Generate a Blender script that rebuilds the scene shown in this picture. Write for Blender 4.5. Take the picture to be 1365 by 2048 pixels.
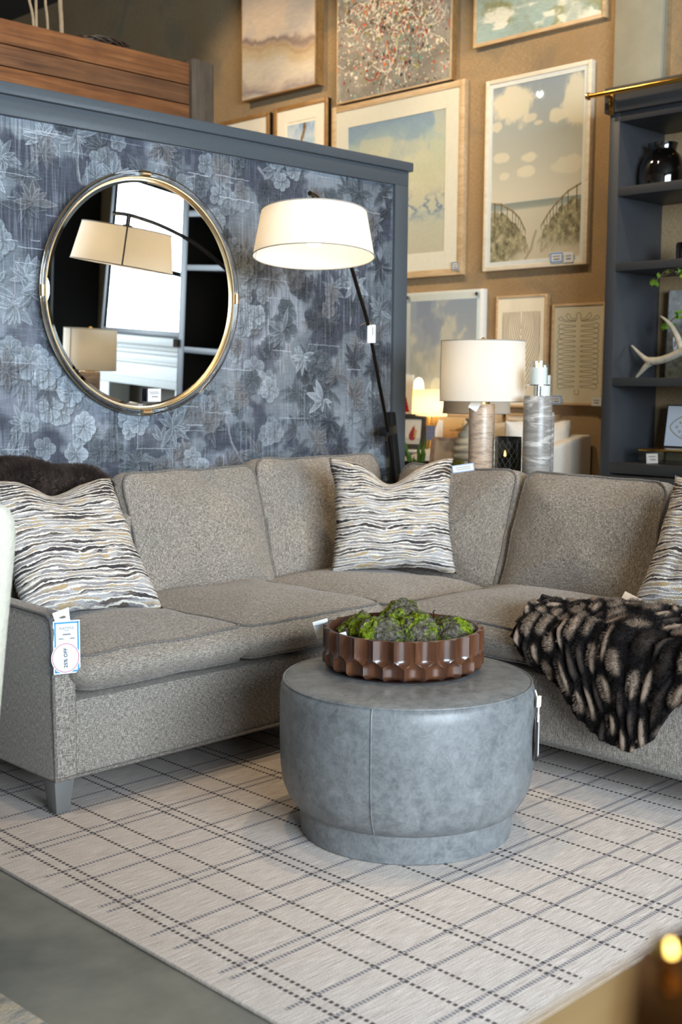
import bpy, bmesh, math, random
import numpy as np
from mathutils import Vector, Matrix, noise as mnoise

for o in list(bpy.data.objects):
    bpy.data.objects.remove(o)
SC = bpy.context.scene
COL = SC.collection
PI = math.pi

# ------------------------------------------------------------------ camera
FPX, CAMH = 2425.6, 1.25                      # focal length in pixels of a 1365x2048 frame
YAW, PIT, ROL = (math.radians(a) for a in (45.0665, -6.0178, 0.4437))
_f = np.array([math.cos(YAW)*math.cos(PIT), math.sin(YAW)*math.cos(PIT), math.sin(PIT)])
_r = np.array([math.sin(YAW), -math.cos(YAW), 0.0])
_u = np.cross(_r, _f)
CR = _r*math.cos(ROL) + _u*math.sin(ROL)
CU = -_r*math.sin(ROL) + _u*math.cos(ROL)
CF = _f
CP = np.array([0, 0, CAMH])
cam_data = bpy.data.cameras.new('camera')
cam = bpy.data.objects.new('camera', cam_data)
COL.objects.link(cam)
mw = Matrix.Identity(4)
for i in range(3):
    mw[i][0], mw[i][1], mw[i][2], mw[i][3] = CR[i], CU[i], -CF[i], CP[i]
cam.matrix_world = mw
cam_data.sensor_fit = 'VERTICAL'
cam_data.sensor_height = 36.0
cam_data.lens = FPX/2048*36.0
cam_data.clip_start = 0.05
cam_data.dof.use_dof = True
cam_data.dof.focus_distance = 3.75
cam_data.dof.aperture_fstop = 3.8
SC.camera = cam

# ------------------------------------------------------------------ world, exposure
world = bpy.data.worlds.new('world')
SC.world = world
world.use_nodes = True
world.node_tree.nodes['Background'].inputs[0].default_value = (0.75, 0.86, 1.0, 1)
world.node_tree.nodes['Background'].inputs[1].default_value = 0.05
SC.view_settings.view_transform = 'Standard'
SC.view_settings.look = 'None'
SC.view_settings.gamma = 1.0
SC.view_settings.use_curve_mapping = False
SC.view_settings.exposure = 0.85
SC.cycles.use_denoising = True
SC.cycles.max_bounces = 8
SC.cycles.sample_clamp_indirect = 6.0
SC.cycles.caustics_reflective = False
SC.cycles.caustics_refractive = False

# ------------------------------------------------------------------ lights
def area(name, loc, direction, sx, sy, power, col):
    d = bpy.data.lights.new(name, 'AREA')
    d.shape = 'RECTANGLE'; d.size = sx; d.size_y = sy; d.energy = power; d.color = col
    o = bpy.data.objects.new(name, d)
    o.location = loc
    o.rotation_euler = Vector(direction).to_track_quat('-Z', 'Y').to_euler()
    COL.objects.link(o)
    return o
def spot(name, loc, target, power, col=(1, .76, .48), size=70, blend=.6, rad=.05):
    d = bpy.data.lights.new(name, 'SPOT')
    d.energy = power; d.color = col; d.spot_size = math.radians(size); d.spot_blend = blend; d.shadow_soft_size = rad
    o = bpy.data.objects.new(name, d)
    o.location = loc
    o.rotation_euler = (Vector(target)-Vector(loc)).to_track_quat('-Z', 'Y').to_euler()
    COL.objects.link(o)
    return o
DAY = (0.76, 0.89, 1.0)
WINX = (-1.35, 1.45)                      # centres of the two shop windows in the front wall
for wx in WINX:
    area('window_daylight', (wx, -4.93, 2.25), (0.0, 1, -0.05), 2.74, 2.6, 430, DAY)
SPOTS = [((4.1, 5.6, 4.05), (5.9, 5.6, 2.7), 66), ((4.1, 4.5, 4.05), (5.9, 4.3, 2.3), 72),
         ((4.1, 6.9, 4.05), (5.9, 6.6, 2.9), 52), ((3.9, 3.2, 4.05), (5.9, 3.5, 2.6), 46),
         ((3.1, 2.0, 4.05), (3.5, 2.9, 0.5), 75), ((2.0, 2.6, 4.05), (2.6, 3.3, 0.4), 50),
         ((4.6, 2.2, 4.05), (4.6, 3.6, 1.0), 70), ((2.2, 3.6, 4.05), (3.2, 5.0, 2.7), 50), ((.9, -.4, 4.05), (.55, .25, .93), 60)]  # last one is a fill spot added to brighten the tan counter
for a, b, p in SPOTS:
    spot('track_or_fill_spot', a, b, p)

# ------------------------------------------------------------------ pixel -> point on a real plane
def ray(px, py):
    return CF + CR*(px-682.5)/FPX - CU*(py-1024)/FPX
def on(px, py, ax, val):
    d = ray(px, py)
    return CP + d*((val-CP[ax])/d[ax])
def yz(px, py, X):
    p = on(px, py, 0, X); return float(p[1]), float(p[2])

# ------------------------------------------------------------------ mesh helpers
class G:
    """collects shapes; build() links them as ONE mesh object"""
    def __init__(s):
        s.v = []; s.f = []; s.uv = {}
    def add(s, vs, fs, uvs=None):
        b = len(s.v)
        s.v += [tuple(map(float, p)) for p in vs]
        for k, f in enumerate(fs):
            if uvs is not None: s.uv[len(s.f)] = uvs[k]
            s.f.append(tuple(b+i for i in f))
        return s
    def box(s, x0, y0, z0, x1, y1, z1, m=None):
        vs = [Vector((x, y, z)) for x in (x0, x1) for y in (y0, y1) for z in (z0, z1)]
        if m is not None: vs = [m @ p for p in vs]
        return s.add(vs, [(0,1,3,2),(4,6,7,5),(0,4,5,1),(2,3,7,6),(0,2,6,4),(1,5,7,3)])
    def tube(s, pts, r, n=10, closed=False, caps=True):
        pts = [Vector(p) for p in pts]; N = len(pts)
        rr = r if isinstance(r, (list, tuple)) else [r]*N
        vs = []; up = None
        for i, p in enumerate(pts):
            a = pts[(i-1) % N] if (closed or i > 0) else p
            b = pts[(i+1) % N] if (closed or i < N-1) else p
            t = (b-a); t = t.normalized() if t.length > 1e-9 else Vector((0,0,1))
            if up is None:
                up = Vector((0,0,1)) if abs(t.z) < .9 else Vector((1,0,0))
            e1 = (up - t*up.dot(t))
            if e1.length < 1e-5: e1 = t.orthogonal()
            e1.normalize(); e2 = t.cross(e1); up = e1
            for k in range(n):
                an = 2*PI*k/n
                vs.append(p + (e1*math.cos(an)+e2*math.sin(an))*rr[i])
        fs = []
        for i in range(N if closed else N-1):
            j = (i+1) % N
            for k in range(n):
                l = (k+1) % n
                fs.append((i*n+k, i*n+l, j*n+l, j*n+k))
        if not closed and caps:
            fs.append(tuple(range(n))[::-1]); fs.append(tuple((N-1)*n+k for k in range(n)))
        return s.add(vs, fs)
    def lathe(s, prof, n=48, c=(0,0,0), m=None, cap=False):
        vs = []; N = len(prof)
        for r, z in prof:
            for k in range(n):
                a = 2*PI*k/n
                p = Vector((c[0]+r*math.cos(a), c[1]+r*math.sin(a), c[2]+z))
                vs.append(m @ p if m is not None else p)
        fs = [(i*n+k, i*n+(k+1) % n, (i+1)*n+(k+1) % n, (i+1)*n+k) for i in range(N-1) for k in range(n)]
        if cap:
            fs.append(tuple(range(n))[::-1]); fs.append(tuple((N-1)*n+k for k in range(n)))
        return s.add(vs, fs)
    def grid(s, fn, nu, nv, uv=False, wrapu=False):
        vs = []
        for j in range(nv+1):
            for i in range(nu+(0 if wrapu else 1)):
                vs.append(fn(i/nu, j/nv))
        w = nu if wrapu else nu+1
        fs = []; us = []
        for j in range(nv):
            for i in range(nu):
                k = (i+1) % w if wrapu else i+1
                fs.append((j*w+i, j*w+k, (j+1)*w+k, (j+1)*w+i))
                us.append([(i/nu, j/nv), ((i+1)/nu, j/nv), ((i+1)/nu, (j+1)/nv), (i/nu, (j+1)/nv)])
        return s.add(vs, fs, us if uv else None)
    def quad(s, a, b, c, d):
        """a,b,c,d = lower left, lower right, upper right, upper left, with UV"""
        return s.add([a,b,c,d], [(0,1,2,3)], [[(0,0),(1,0),(1,1),(0,1)]])
    def prism(s, outline, vec):
        n = len(outline); vec = Vector(vec)
        vs = [Vector(p) for p in outline] + [Vector(p)+vec for p in outline]
        fs = [tuple(range(n))[::-1], tuple(range(n, 2*n))] + [(i, (i+1) % n, n+(i+1) % n, n+i) for i in range(n)]
        return s.add(vs, fs)
    def build(s, name, mat, parent=None, smooth=True, bevel=0, seg=2, sub=0, angle=40):
        me = bpy.data.meshes.new(name)
        me.from_pydata(s.v, [], s.f)
        if s.uv:
            ul = me.uv_layers.new(name='UVMap')
            for pi, p in enumerate(me.polygons):
                if pi in s.uv:
                    for li, c in zip(p.loop_indices, s.uv[pi]): ul.data[li].uv = c
        bm = bmesh.new(); bm.from_mesh(me)
        bmesh.ops.recalc_face_normals(bm, faces=bm.faces[:])
        if bevel:
            ed = [e for e in bm.edges if e.is_manifold and e.calc_face_angle(0) > .5]
            bmesh.ops.bevel(bm, geom=ed, offset=bevel, segments=seg, affect='EDGES', profile=.5, clamp_overlap=True)
        bm.to_mesh(me); bm.free()
        if smooth:
            try: me.shade_auto_smooth
            except Exception: pass
            for p in me.polygons: p.use_smooth = True
        o = bpy.data.objects.new(name, me)
        COL.objects.link(o)
        if mat: me.materials.append(mat)
        if smooth and angle:
            try:
                me.set_sharp_from_angle(angle=math.radians(angle))
            except Exception: pass
        if sub:
            m_ = o.modifiers.new('sub', 'SUBSURF'); m_.levels = sub; m_.render_levels = sub
        if parent: o.parent = parent
        return o

def tag(o, label, cat, group=None, kind=None):
    if label: o['label'] = label
    if cat: o['category'] = cat
    if group: o['group'] = group
    if kind: o['kind'] = kind
    return o
def thing(name, label, cat, loc=(0,0,0), rot=(0,0,0), group=None):
    o = bpy.data.objects.new(name, None)
    COL.objects.link(o)
    o.location = loc; o.rotation_euler = rot; o.empty_display_size = .05
    return tag(o, label, cat, group)
def struct(o):
    o['kind'] = 'structure'; return o
def copy_tree(o, parent=None):
    c = o.copy(); COL.objects.link(c)
    if parent: c.parent = parent
    for ch in list(o.children): copy_tree(ch, c)
    return c
def text_mesh(body, size, mat, name, parent, m, bold=0.0, align='CENTER'):
    cu = bpy.data.curves.new(name, 'FONT')
    cu.body = body; cu.size = size; cu.align_x = align; cu.align_y = 'CENTER'; cu.offset = bold; cu.resolution_u = 3
    o = bpy.data.objects.new(name, cu); COL.objects.link(o)
    bpy.context.view_layer.update()
    me = bpy.data.meshes.new_from_object(o.evaluated_get(bpy.context.evaluated_depsgraph_get()))
    bpy.data.objects.remove(o)
    me.transform(m); me.materials.clear(); me.materials.append(mat)
    r = bpy.data.objects.new(name, me); COL.objects.link(r); r.parent = parent
    return r

# ------------------------------------------------------------------ material helpers
def S(r, g, b):
    f = lambda c: (c/255/12.92) if c/255 <= .04045 else ((c/255+.055)/1.055)**2.4
    return (f(r), f(g), f(b), 1)
class N:
    """small node-tree writer"""
    def __init__(s, name):
        s.m = bpy.data.materials.new(name); s.m.use_nodes = True
        s.t = s.m.node_tree; s.b = s.t.nodes['Principled BSDF']; s.out = s.t.nodes['Material Output']
    def n(s, typ, **kw):
        nd = s.t.nodes.new(typ)
        for k, v in kw.items():
            if k.startswith('i_'):
                nd.inputs[int(k[2:]) if k[2:].isdigit() else k[2:]].default_value = v
            else: setattr(nd, k, v)
        return nd
    def l(s, a, b): s.t.links.new(a, b)
    def coord(s, kind='Object', scale=(1,1,1), rot=(0,0,0)):
        tc = s.n('ShaderNodeTexCoord'); mp = s.n('ShaderNodeMapping')
        mp.inputs['Scale'].default_value = scale; mp.inputs['Rotation'].default_value = rot
        s.l(tc.outputs[kind], mp.inputs[0]); return mp.outputs[0]
    def noise(s, co, scale, detail=3, rough=.55, dist=0):
        nd = s.n('ShaderNodeTexNoise'); nd.inputs['Scale'].default_value = scale; nd.inputs['Detail'].default_value = detail
        nd.inputs['Roughness'].default_value = rough; nd.inputs['Distortion'].default_value = dist
        if co is not None: s.l(co, nd.inputs['Vector'])
        return nd.outputs['Fac']
    def ramp(s, fac, stops, interp='LINEAR'):
        nd = s.n('ShaderNodeValToRGB'); cr = nd.color_ramp; cr.interpolation = interp
        while len(cr.elements) < len(stops): cr.elements.new(.5)
        for e, (p, c) in zip(cr.elements, stops):
            e.position = p; e.color = c if len(c) == 4 else (*c, 1)
        s.l(fac, nd.inputs[0]); return nd.outputs[0]
    def math(s, op, a, b=None, clamp=False):
        nd = s.n('ShaderNodeMath', operation=op); nd.use_clamp = clamp
        for i, x in enumerate((a, b)):
            if x is None: continue
            if isinstance(x, (int, float)): nd.inputs[i].default_value = x
            else: s.l(x, nd.inputs[i])
        return nd.outputs[0]
    def mix(s, fac, a, b, blend='MIX'):
        nd = s.n('ShaderNodeMix', data_type='RGBA', blend_type=blend)
        for sock, x in ((nd.inputs[0], fac), (nd.inputs[6], a), (nd.inputs[7], b)):
            if isinstance(x, (int, float)): sock.default_value = x
            elif isinstance(x, tuple): sock.default_value = x
            else: s.l(x, sock)
        return nd.outputs[2]
    def bump(s, h, strength=.3, dist=.01):
        nd = s.n('ShaderNodeBump'); nd.inputs['Strength'].default_value = strength; nd.inputs['Distance'].default_value = dist
        s.l(h, nd.inputs['Height']); s.l(nd.outputs[0], s.b.inputs['Normal']); return nd
    def base(s, c):
        if isinstance(c, tuple): s.b.inputs['Base Color'].default_value = c
        else: s.l(c, s.b.inputs['Base Color'])
        return s
    def set(s, **kw):
        for k, v in kw.items(): s.b.inputs[k.replace('_', ' ')].default_value = v
        return s

def simple(name, col, rough=.5, metal=0.0, var=.12, scale=30, bump=0.0, bscale=200, kind='Object', **kw):
    m = N(name); co = m.coord(kind)
    f = m.noise(co, scale, 3)
    dk = tuple(c*(1-var) for c in col[:3])+(1,); lt = tuple(min(1, c*(1+var)) for c in col[:3])+(1,)
    m.base(m.ramp(f, [(.3, dk), (.7, lt)])).set(Roughness=rough, Metallic=metal, **kw)
    if bump: m.bump(m.noise(co, bscale, 2), bump, .003)
    return m.m

def tweed(name, dark, mid, light, sc=1.0):
    m = N(name)
    a = m.noise(m.coord(scale=(80*sc, 520*sc, 520*sc)), 1, 2, .6)
    b = m.noise(m.coord(scale=(520*sc, 520*sc, 80*sc)), 1, 2, .6)
    c = m.noise(m.coord(scale=(420*sc, 60*sc, 420*sc)), 1, 2, .6)
    d = m.noise(m.coord(), 900*sc, 1, .5)
    h = m.math('ADD', m.math('MULTIPLY', m.math('ADD', a, b), .36), m.math('MULTIPLY', m.math('ADD', c, d), .14))
    m.base(m.ramp(h, [(.40, dark), (.50, mid), (.60, light)])).set(Roughness=.95)
    m.b.inputs['Specular IOR Level'].default_value = .15
    m.b.inputs['Sheen Weight'].default_value = .15
    m.bump(h, .38, .003)
    return m.m
def image_mat(name, img, rough=.6, coat=0.0, spec=.3):
    m = N(name)
    t = m.n('ShaderNodeTexImage'); t.image = img; t.extension = 'REPEAT'
    uv = m.n('ShaderNodeTexCoord'); m.l(uv.outputs['UV'], t.inputs[0])
    m.base(t.outputs[0]).set(Roughness=rough)
    m.b.inputs['Specular IOR Level'].default_value = spec
    m.b.inputs['Coat Weight'].default_value = coat
    m.b.inputs['Coat Roughness'].default_value = .02
    return m
def to_image(name, a):
    h, w = a.shape[:2]
    im = bpy.data.images.new(name, w, h)
    px = np.ones((h, w, 4), np.float32)
    px[..., :3] = np.clip(a, 0, 1)[::-1]
    im.pixels.foreach_set(px.ravel()); im.update()
    return im

# ------------------------------------------------------------------ drawing helpers (arrays in sRGB 0..1, row 0 = top)
rng = np.random.default_rng(7)
random.seed(7)
def vnoise(h, w, gy, gx, seed=0):
    r = np.random.default_rng(seed)
    g = r.random((gy+2, gx+2))
    y = np.linspace(0, gy, h, endpoint=False); x = np.linspace(0, gx, w, endpoint=False)
    yi = y.astype(int); xi = x.astype(int); fy = (y-yi)[:, None]; fx = (x-xi)[None]
    fy = fy*fy*(3-2*fy); fx = fx*fx*(3-2*fx)
    a = g[yi][:, xi]; b = g[yi][:, xi+1]; c = g[yi+1][:, xi]; d = g[yi+1][:, xi+1]
    return (a*(1-fx)+b*fx)*(1-fy) + (c*(1-fx)+d*fx)*fy
def fbm(h, w, gy, gx, oct=4, seed=0):
    o = np.zeros((h, w)); amp = 1; tot = 0
    for k in range(oct):
        o += amp*vnoise(h, w, max(1, int(gy*2**k)), max(1, int(gx*2**k)), seed+k*17); tot += amp; amp *= .55
    return o/tot
def C3(*c): return np.array(c, float)/255
def lerp(a, b, t):
    t = np.clip(t, 0, 1)[..., None]; return a*(1-t)+b*t
def sstep(a, b, x):
    t = np.clip((x-a)/(b-a), 0, 1); return t*t*(3-2*t)
def grad(h, stops):
    y = np.linspace(0, 1, h); out = np.zeros((h, 3))
    for k in range(3): out[:, k] = np.interp(y, [s[0] for s in stops], [s[1][k]/255 for s in stops])
    return out[:, None, :]
def blend(img, x0, y0, mask, col, a=1.0):
    H, W = img.shape[:2]; h, w = mask.shape
    xa, ya = max(0, x0), max(0, y0); xb, yb = min(W, x0+w), min(H, y0+h)
    if xa >= xb or ya >= yb: return
    m = (mask[ya-y0:yb-y0, xa-x0:xb-x0]*a)[..., None]
    c = col[ya-y0:yb-y0, xa-x0:xb-x0] if getattr(col, 'ndim', 1) == 3 else col
    img[ya:yb, xa:xb] = img[ya:yb, xa:xb]*(1-m) + c*m
def dot(img, x, y, r, col, a=1.0, ay=1.0):
    R = int(r*max(1, ay))+2
    yy, xx = np.mgrid[-R:R+1, -R:R+1]
    fx, fy = x-int(x), y-int(y)
    d = np.hypot(xx-fx, (yy-fy)/ay)
    blend(img, int(x)-R, int(y)-R, np.clip(r-d+.5, 0, 1), col, a)
def stroke(img, pts, r, col, a=1.0):
    pts = np.array(pts, float)
    for p, q in zip(pts[:-1], pts[1:]):
        n = max(1, int(np.hypot(*(q-p))/max(.6, r*.7)))
        for k in range(n):
            x, y = p+(q-p)*k/n; dot(img, x, y, r, col, a)
def petal(img, cx, cy, ang, L, Wd, col, edge, vein, kind='leaf', a=.9):
    R = int(L*1.1)+3
    yy, xx = np.mgrid[-R:R+1, -R:R+1]
    u = (xx*math.cos(ang)+yy*math.sin(ang))/L
    v = (-xx*math.sin(ang)+yy*math.cos(ang))/L
    uu = np.clip(u, 0, 1)
    if kind == 'leaf': half = Wd*np.sin(PI*uu**.8)**.9
    else: half = Wd*np.sqrt(np.clip(1-((uu-.6)/.4)**2, 0, 1))*(uu > .6) + Wd*sstep(-.1, .6, uu)*(uu <= .6)
    d = (half-np.abs(v))*L
    inside = (u > 0) & (u < 1)
    m = np.clip(d, 0, 1)*inside
    sh = np.clip(1-np.abs(d-1.2)/2.0, 0, 1)                       # lighter outline
    ribs = (.5+.5*np.cos((uu*1.2-np.abs(v)*1.6)*34))**2*.55 if kind == 'leaf' else (.5+.5*np.cos(v/ max(Wd,.01)*9))**2*.5
    mid = np.exp(-(v*L/1.3)**2)*.7 if kind == 'leaf' else 0
    c = col*(.80+.34*np.clip(uu, 0, 1))[..., None]; c = c*(1-sh[..., None]*.8)+edge*sh[..., None]*.8
    k = np.clip(ribs+mid, 0, 1)[..., None]*.6
    c = c*(1-k)+vein*k
    blend(img, int(cx)-R+5, int(cy)-R+6, m, col*.5, a*.35)
    blend(img, int(cx)-R, int(cy)-R, m, c, a)

# ------------------------------------------------------------------ drawn surfaces
def draw_wallpaper(W=1590, H=1005):
    r = np.random.default_rng(3)
    a = fbm(H, W, 5, 8, 5, 1)[..., None]
    img = C3(66, 74, 84)*(1-a)+C3(138, 148, 158)*a
    b = sstep(.52, .62, fbm(H, W, 7, 10, 4, 9)); img = lerp(img, img*0+C3(58, 62, 76), b*.85)
    b = sstep(.55, .68, fbm(H, W, 4, 6, 4, 29)); img = lerp(img, img*0+C3(140, 148, 162), b*.6)
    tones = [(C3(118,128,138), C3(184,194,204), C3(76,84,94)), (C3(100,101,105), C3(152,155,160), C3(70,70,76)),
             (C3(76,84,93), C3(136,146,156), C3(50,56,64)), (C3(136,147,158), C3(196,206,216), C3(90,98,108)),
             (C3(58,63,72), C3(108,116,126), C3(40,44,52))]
    for k in range(26):                                # stems
        x, y = r.uniform(0, W), r.uniform(0, H); pts = []
        an = r.uniform(-2.2, -.9)
        for i in range(14):
            pts.append((x, y)); x += math.cos(an)*14; y += math.sin(an)*14; an += r.normal(0, .22)
        stroke(img, pts, r.uniform(3, 8), C3(112, 112, 118), .5); stroke(img, [(p[0]+2, p[1]) for p in pts], 1.2, C3(150, 156, 166), .5)
    spots = []
    for gy in range(9):
        for gx in range(15):
            spots.append(((gx+r.uniform(.05, .95))*W/15, (gy+r.uniform(.05, .95))*H/9))
    r.shuffle(spots)
    for i, (x, y) in enumerate(spots+spots[:70]):
        if i >= len(spots): x += r.uniform(-60, 60); y += r.uniform(-60, 60)
        col, ed, ve = tones[r.choice([0, 3, 0, 2, 1] if r.random() > x/W else [1, 2, 4, 2, 0])]; al = r.uniform(.55, .92)  # leaf tones lighter to the left: print variation plus painted daylight falloff
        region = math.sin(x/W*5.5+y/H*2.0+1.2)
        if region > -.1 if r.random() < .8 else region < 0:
            n = r.integers(8, 13); a0 = r.uniform(0, 6.28); span = r.uniform(3.8, 6.28)
            for q in range(n):
                petal(img, x, y, a0+span*q/n+r.normal(0, .1), r.uniform(36, 84), r.uniform(.12, .18), col*r.uniform(.92, 1.08), ed, ve, 'leaf', al)
        else:
            for q2 in range(r.integers(2, 5)):
                ox, oy = x+r.normal(0, 30), y+r.normal(0, 30); n = r.integers(5, 8); L = r.uniform(26, 46); a0 = r.uniform(0, 6)
                for q in range(n):
                    petal(img, ox, oy, a0+6.28*q/n, L*r.uniform(.9, 1.15), .42, col*r.uniform(.9, 1.1), ed, ve, 'flower', al)
                dot(img, ox, oy, 5, ve, .8)
    # worn vertical drips and horizontal scratches
    dr = sstep(.60, .74, vnoise(H, W, 9, 420, 5))*sstep(.45, .7, fbm(H, W, 5, 8, 3, 41))
    img = lerp(img, img*0+C3(160, 168, 182), dr*.28)
    dk = sstep(.60, .74, vnoise(H, W, 12, 380, 6))*sstep(.5, .7, fbm(H, W, 5, 8, 3, 47))
    img = lerp(img, img*0+C3(44, 48, 58), dk*.3)
    for k in range(70):
        x, y = r.uniform(0, W), r.uniform(0, H); L = r.uniform(20, 150)
        pts = [(x+t*L, y+r.normal(0, .8)+t*L*.03) for t in np.linspace(0, 1, 12)]
        stroke(img, pts, r.uniform(.6, 1.3), C3(178, 186, 200), r.uniform(.2, .55))
    for k in range(60):
        x, y = r.uniform(0, W), r.uniform(0, H); L = r.uniform(20, 120)
        stroke(img, [(x+r.normal(0, .6), y+t*L) for t in np.linspace(0, 1, 12)], .9, C3(175, 182, 196), r.uniform(.15, .45))
    lum = img.mean(axis=2, keepdims=True); img = (lum+(img-lum)*.80)*1.06-.03
    g = r.normal(0, .022, (H, W, 1)) + (vnoise(H, W, 40, 800, 8)[..., None]-.5)*.07 + (vnoise(H, W, 500, 60, 10)[..., None]-.5)*.06
    return img+g

def draw_sand(W=420, H=560):
    n = fbm(H, W, 4, 4, 5, 11); y = np.linspace(0, 1, H)[:, None]+(n-.5)*.16-np.linspace(0, .10, W)[None]
    img = grad(H, [(0, (176,166,158)), (.25, (206,186,166)), (.5, (214,192,168)), (1, (200,188,172))])*np.ones((1, W, 1))
    img = lerp(img, img*0+C3(186,178,172), sstep(.5, .62, n)*.5)
    def band(c, w, col, al):
        nonlocal img; img = lerp(img, img*0+col, np.exp(-((y-c)/w)**2)*al)
    band(.60, .025, C3(132,112,104), .85); band(.65, .03, C3(168,138,104), .9); band(.70, .05, C3(190,168,132), .8)
    band(.80, .05, C3(206,194,172), .7); band(.94, .03, C3(128,116,116), .65); band(.90, .02, C3(170,152,140), .5); band(1.02, .04, C3(206,186,164), .6)
    return img+(fbm(H, W, 80, 16, 2, 3)[..., None]-.5)*.06
def draw_splatter(W=440, H=600):
    r = np.random.default_rng(21)
    img = np.ones((H, W, 3))*C3(140,134,124)+(fbm(H, W, 14, 12, 3, 5)[..., None]-.5)*.25
    cols = [C3(232,220,196)]*9+[C3(150,34,24), C3(196,62,26), C3(222,110,40), C3(110,160,150), C3(70,70,42), C3(28,30,34), C3(150,150,70), C3(120,60,50)]
    for k in range(5200):
        x = r.normal(.52, .27)*W; y = r.normal(.42, .27)*H
        dot(img, x, y, abs(r.normal(0, 1.9))+.7, cols[r.integers(0, len(cols))], r.uniform(.6, 1), r.choice([1, 1, 1.6]))
    for k in range(190):
        x = r.normal(.5, .26)*W; y = r.normal(.45, .27)*H; an = r.uniform(0, 6.28); pts = []; c = cols[r.integers(0, len(cols))]
        tw = r.normal(0, .22)
        for i in range(r.integers(6, 26)):
            pts.append((x, y)); x += math.cos(an)*5; y += math.sin(an)*5; an += tw+r.normal(0, .12)
        stroke(img, pts, r.uniform(.6, 1.5), c, .95)
    for k in range(1500):
        dot(img, r.uniform(0, W), r.uniform(0, H), abs(r.normal(0, 1))+.5, cols[r.integers(0, len(cols))], .8)
    return img
def draw_green(W=640, H=360):
    n = fbm(H, W, 4, 6, 5, 31); n2 = fbm(H, W, 9, 5, 4, 77)
    img = grad(H, [(0, (178,188,182)), (.45, (192,198,182)), (.7, (158,174,164)), (1, (150,172,170))])*np.ones((1, W, 1))
    img = lerp(img, img*0+C3(138,136,92), sstep(.5, .66, n)*.75); img = lerp(img, img*0+C3(224,222,208), sstep(.54, .68, n2)*.9)
    img = lerp(img, img*0+C3(148,164,158), sstep(.55, .7, fbm(H, W, 3, 5, 4, 90))*.7)
    return img+(vnoise(H, W, 120, 40, 2)[..., None]-.5)*.06
def draw_oats(W=260, H=300, plant=True):
    img = grad(H, [(0, (132,164,200)), (.22, (190,204,216)), (.42, (150,186,204)), (.5, (96,168,172)), (.6, (130,186,180)), (.66, (206,190,158)), (1, (190,170,140))])*np.ones((1, W, 1))
    n = fbm(H, W, 5, 6, 4, 13); img = lerp(img, img*0+C3(226,226,220), sstep(.5, .7, n)*.5*(np.linspace(0, 1, H)[:, None] < .45))
    r = np.random.default_rng(4)
    if plant:
        for k in range(46):
            t = k/46; x = W*(.62-.38*t)+r.normal(0, 9)*(.4+t); y = H*(.07+.80*t)
            petal(img, x, y, r.uniform(-1.9, -.7), r.uniform(14, 34), .22, C3(138,98,44)*r.uniform(.7, 1.2), C3(206,172,104), C3(70,46,20), 'leaf', .95)
    out = np.ones((H+28, W+28, 3))*C3(236,228,208); out[14:-14, 14:-14] = img
    return out
def draw_blue(W=560, H=640):
    n = fbm(H, W, 3, 3, 5, 51); y = np.linspace(0, 1, H)[:, None]; x = np.linspace(0, 1, W)[None]
    img = grad(H, [(0, (134,156,178)), (.10, (160,178,184)), (.22, (196,200,178)), (.45, (204,200,170)), (.57, (206,198,172)), (.7, (196,196,176)), (1, (198,190,168))])*np.ones((1, W, 1))
    img = lerp(img, img*0+C3(138,160,180), sstep(.50, .62, n+ (.18-y)*.6+(x-.5)*.12)*.7)
    img = lerp(img, img*0+C3(210,204,178), sstep(.54, .64, fbm(H, W, 4, 3, 4, 60))*.6*(y < .55))
    w = np.exp(-((y-.66-(x-.5)*.02)/.075)**2)
    f = np.abs(fbm(H, W, 16, 8, 4, 71)-.5)*8
    img = lerp(img, img*0+C3(104,120,152), w*np.clip(1-f, 0, 1)*.9)
    img = lerp(img, img*0+C3(150,164,178), w*.45*sstep(.4, .6, fbm(H, W, 12, 4, 3, 81)))
    return img+(vnoise(H, W, 90, 90, 6)[..., None]-.5)*.03
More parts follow.
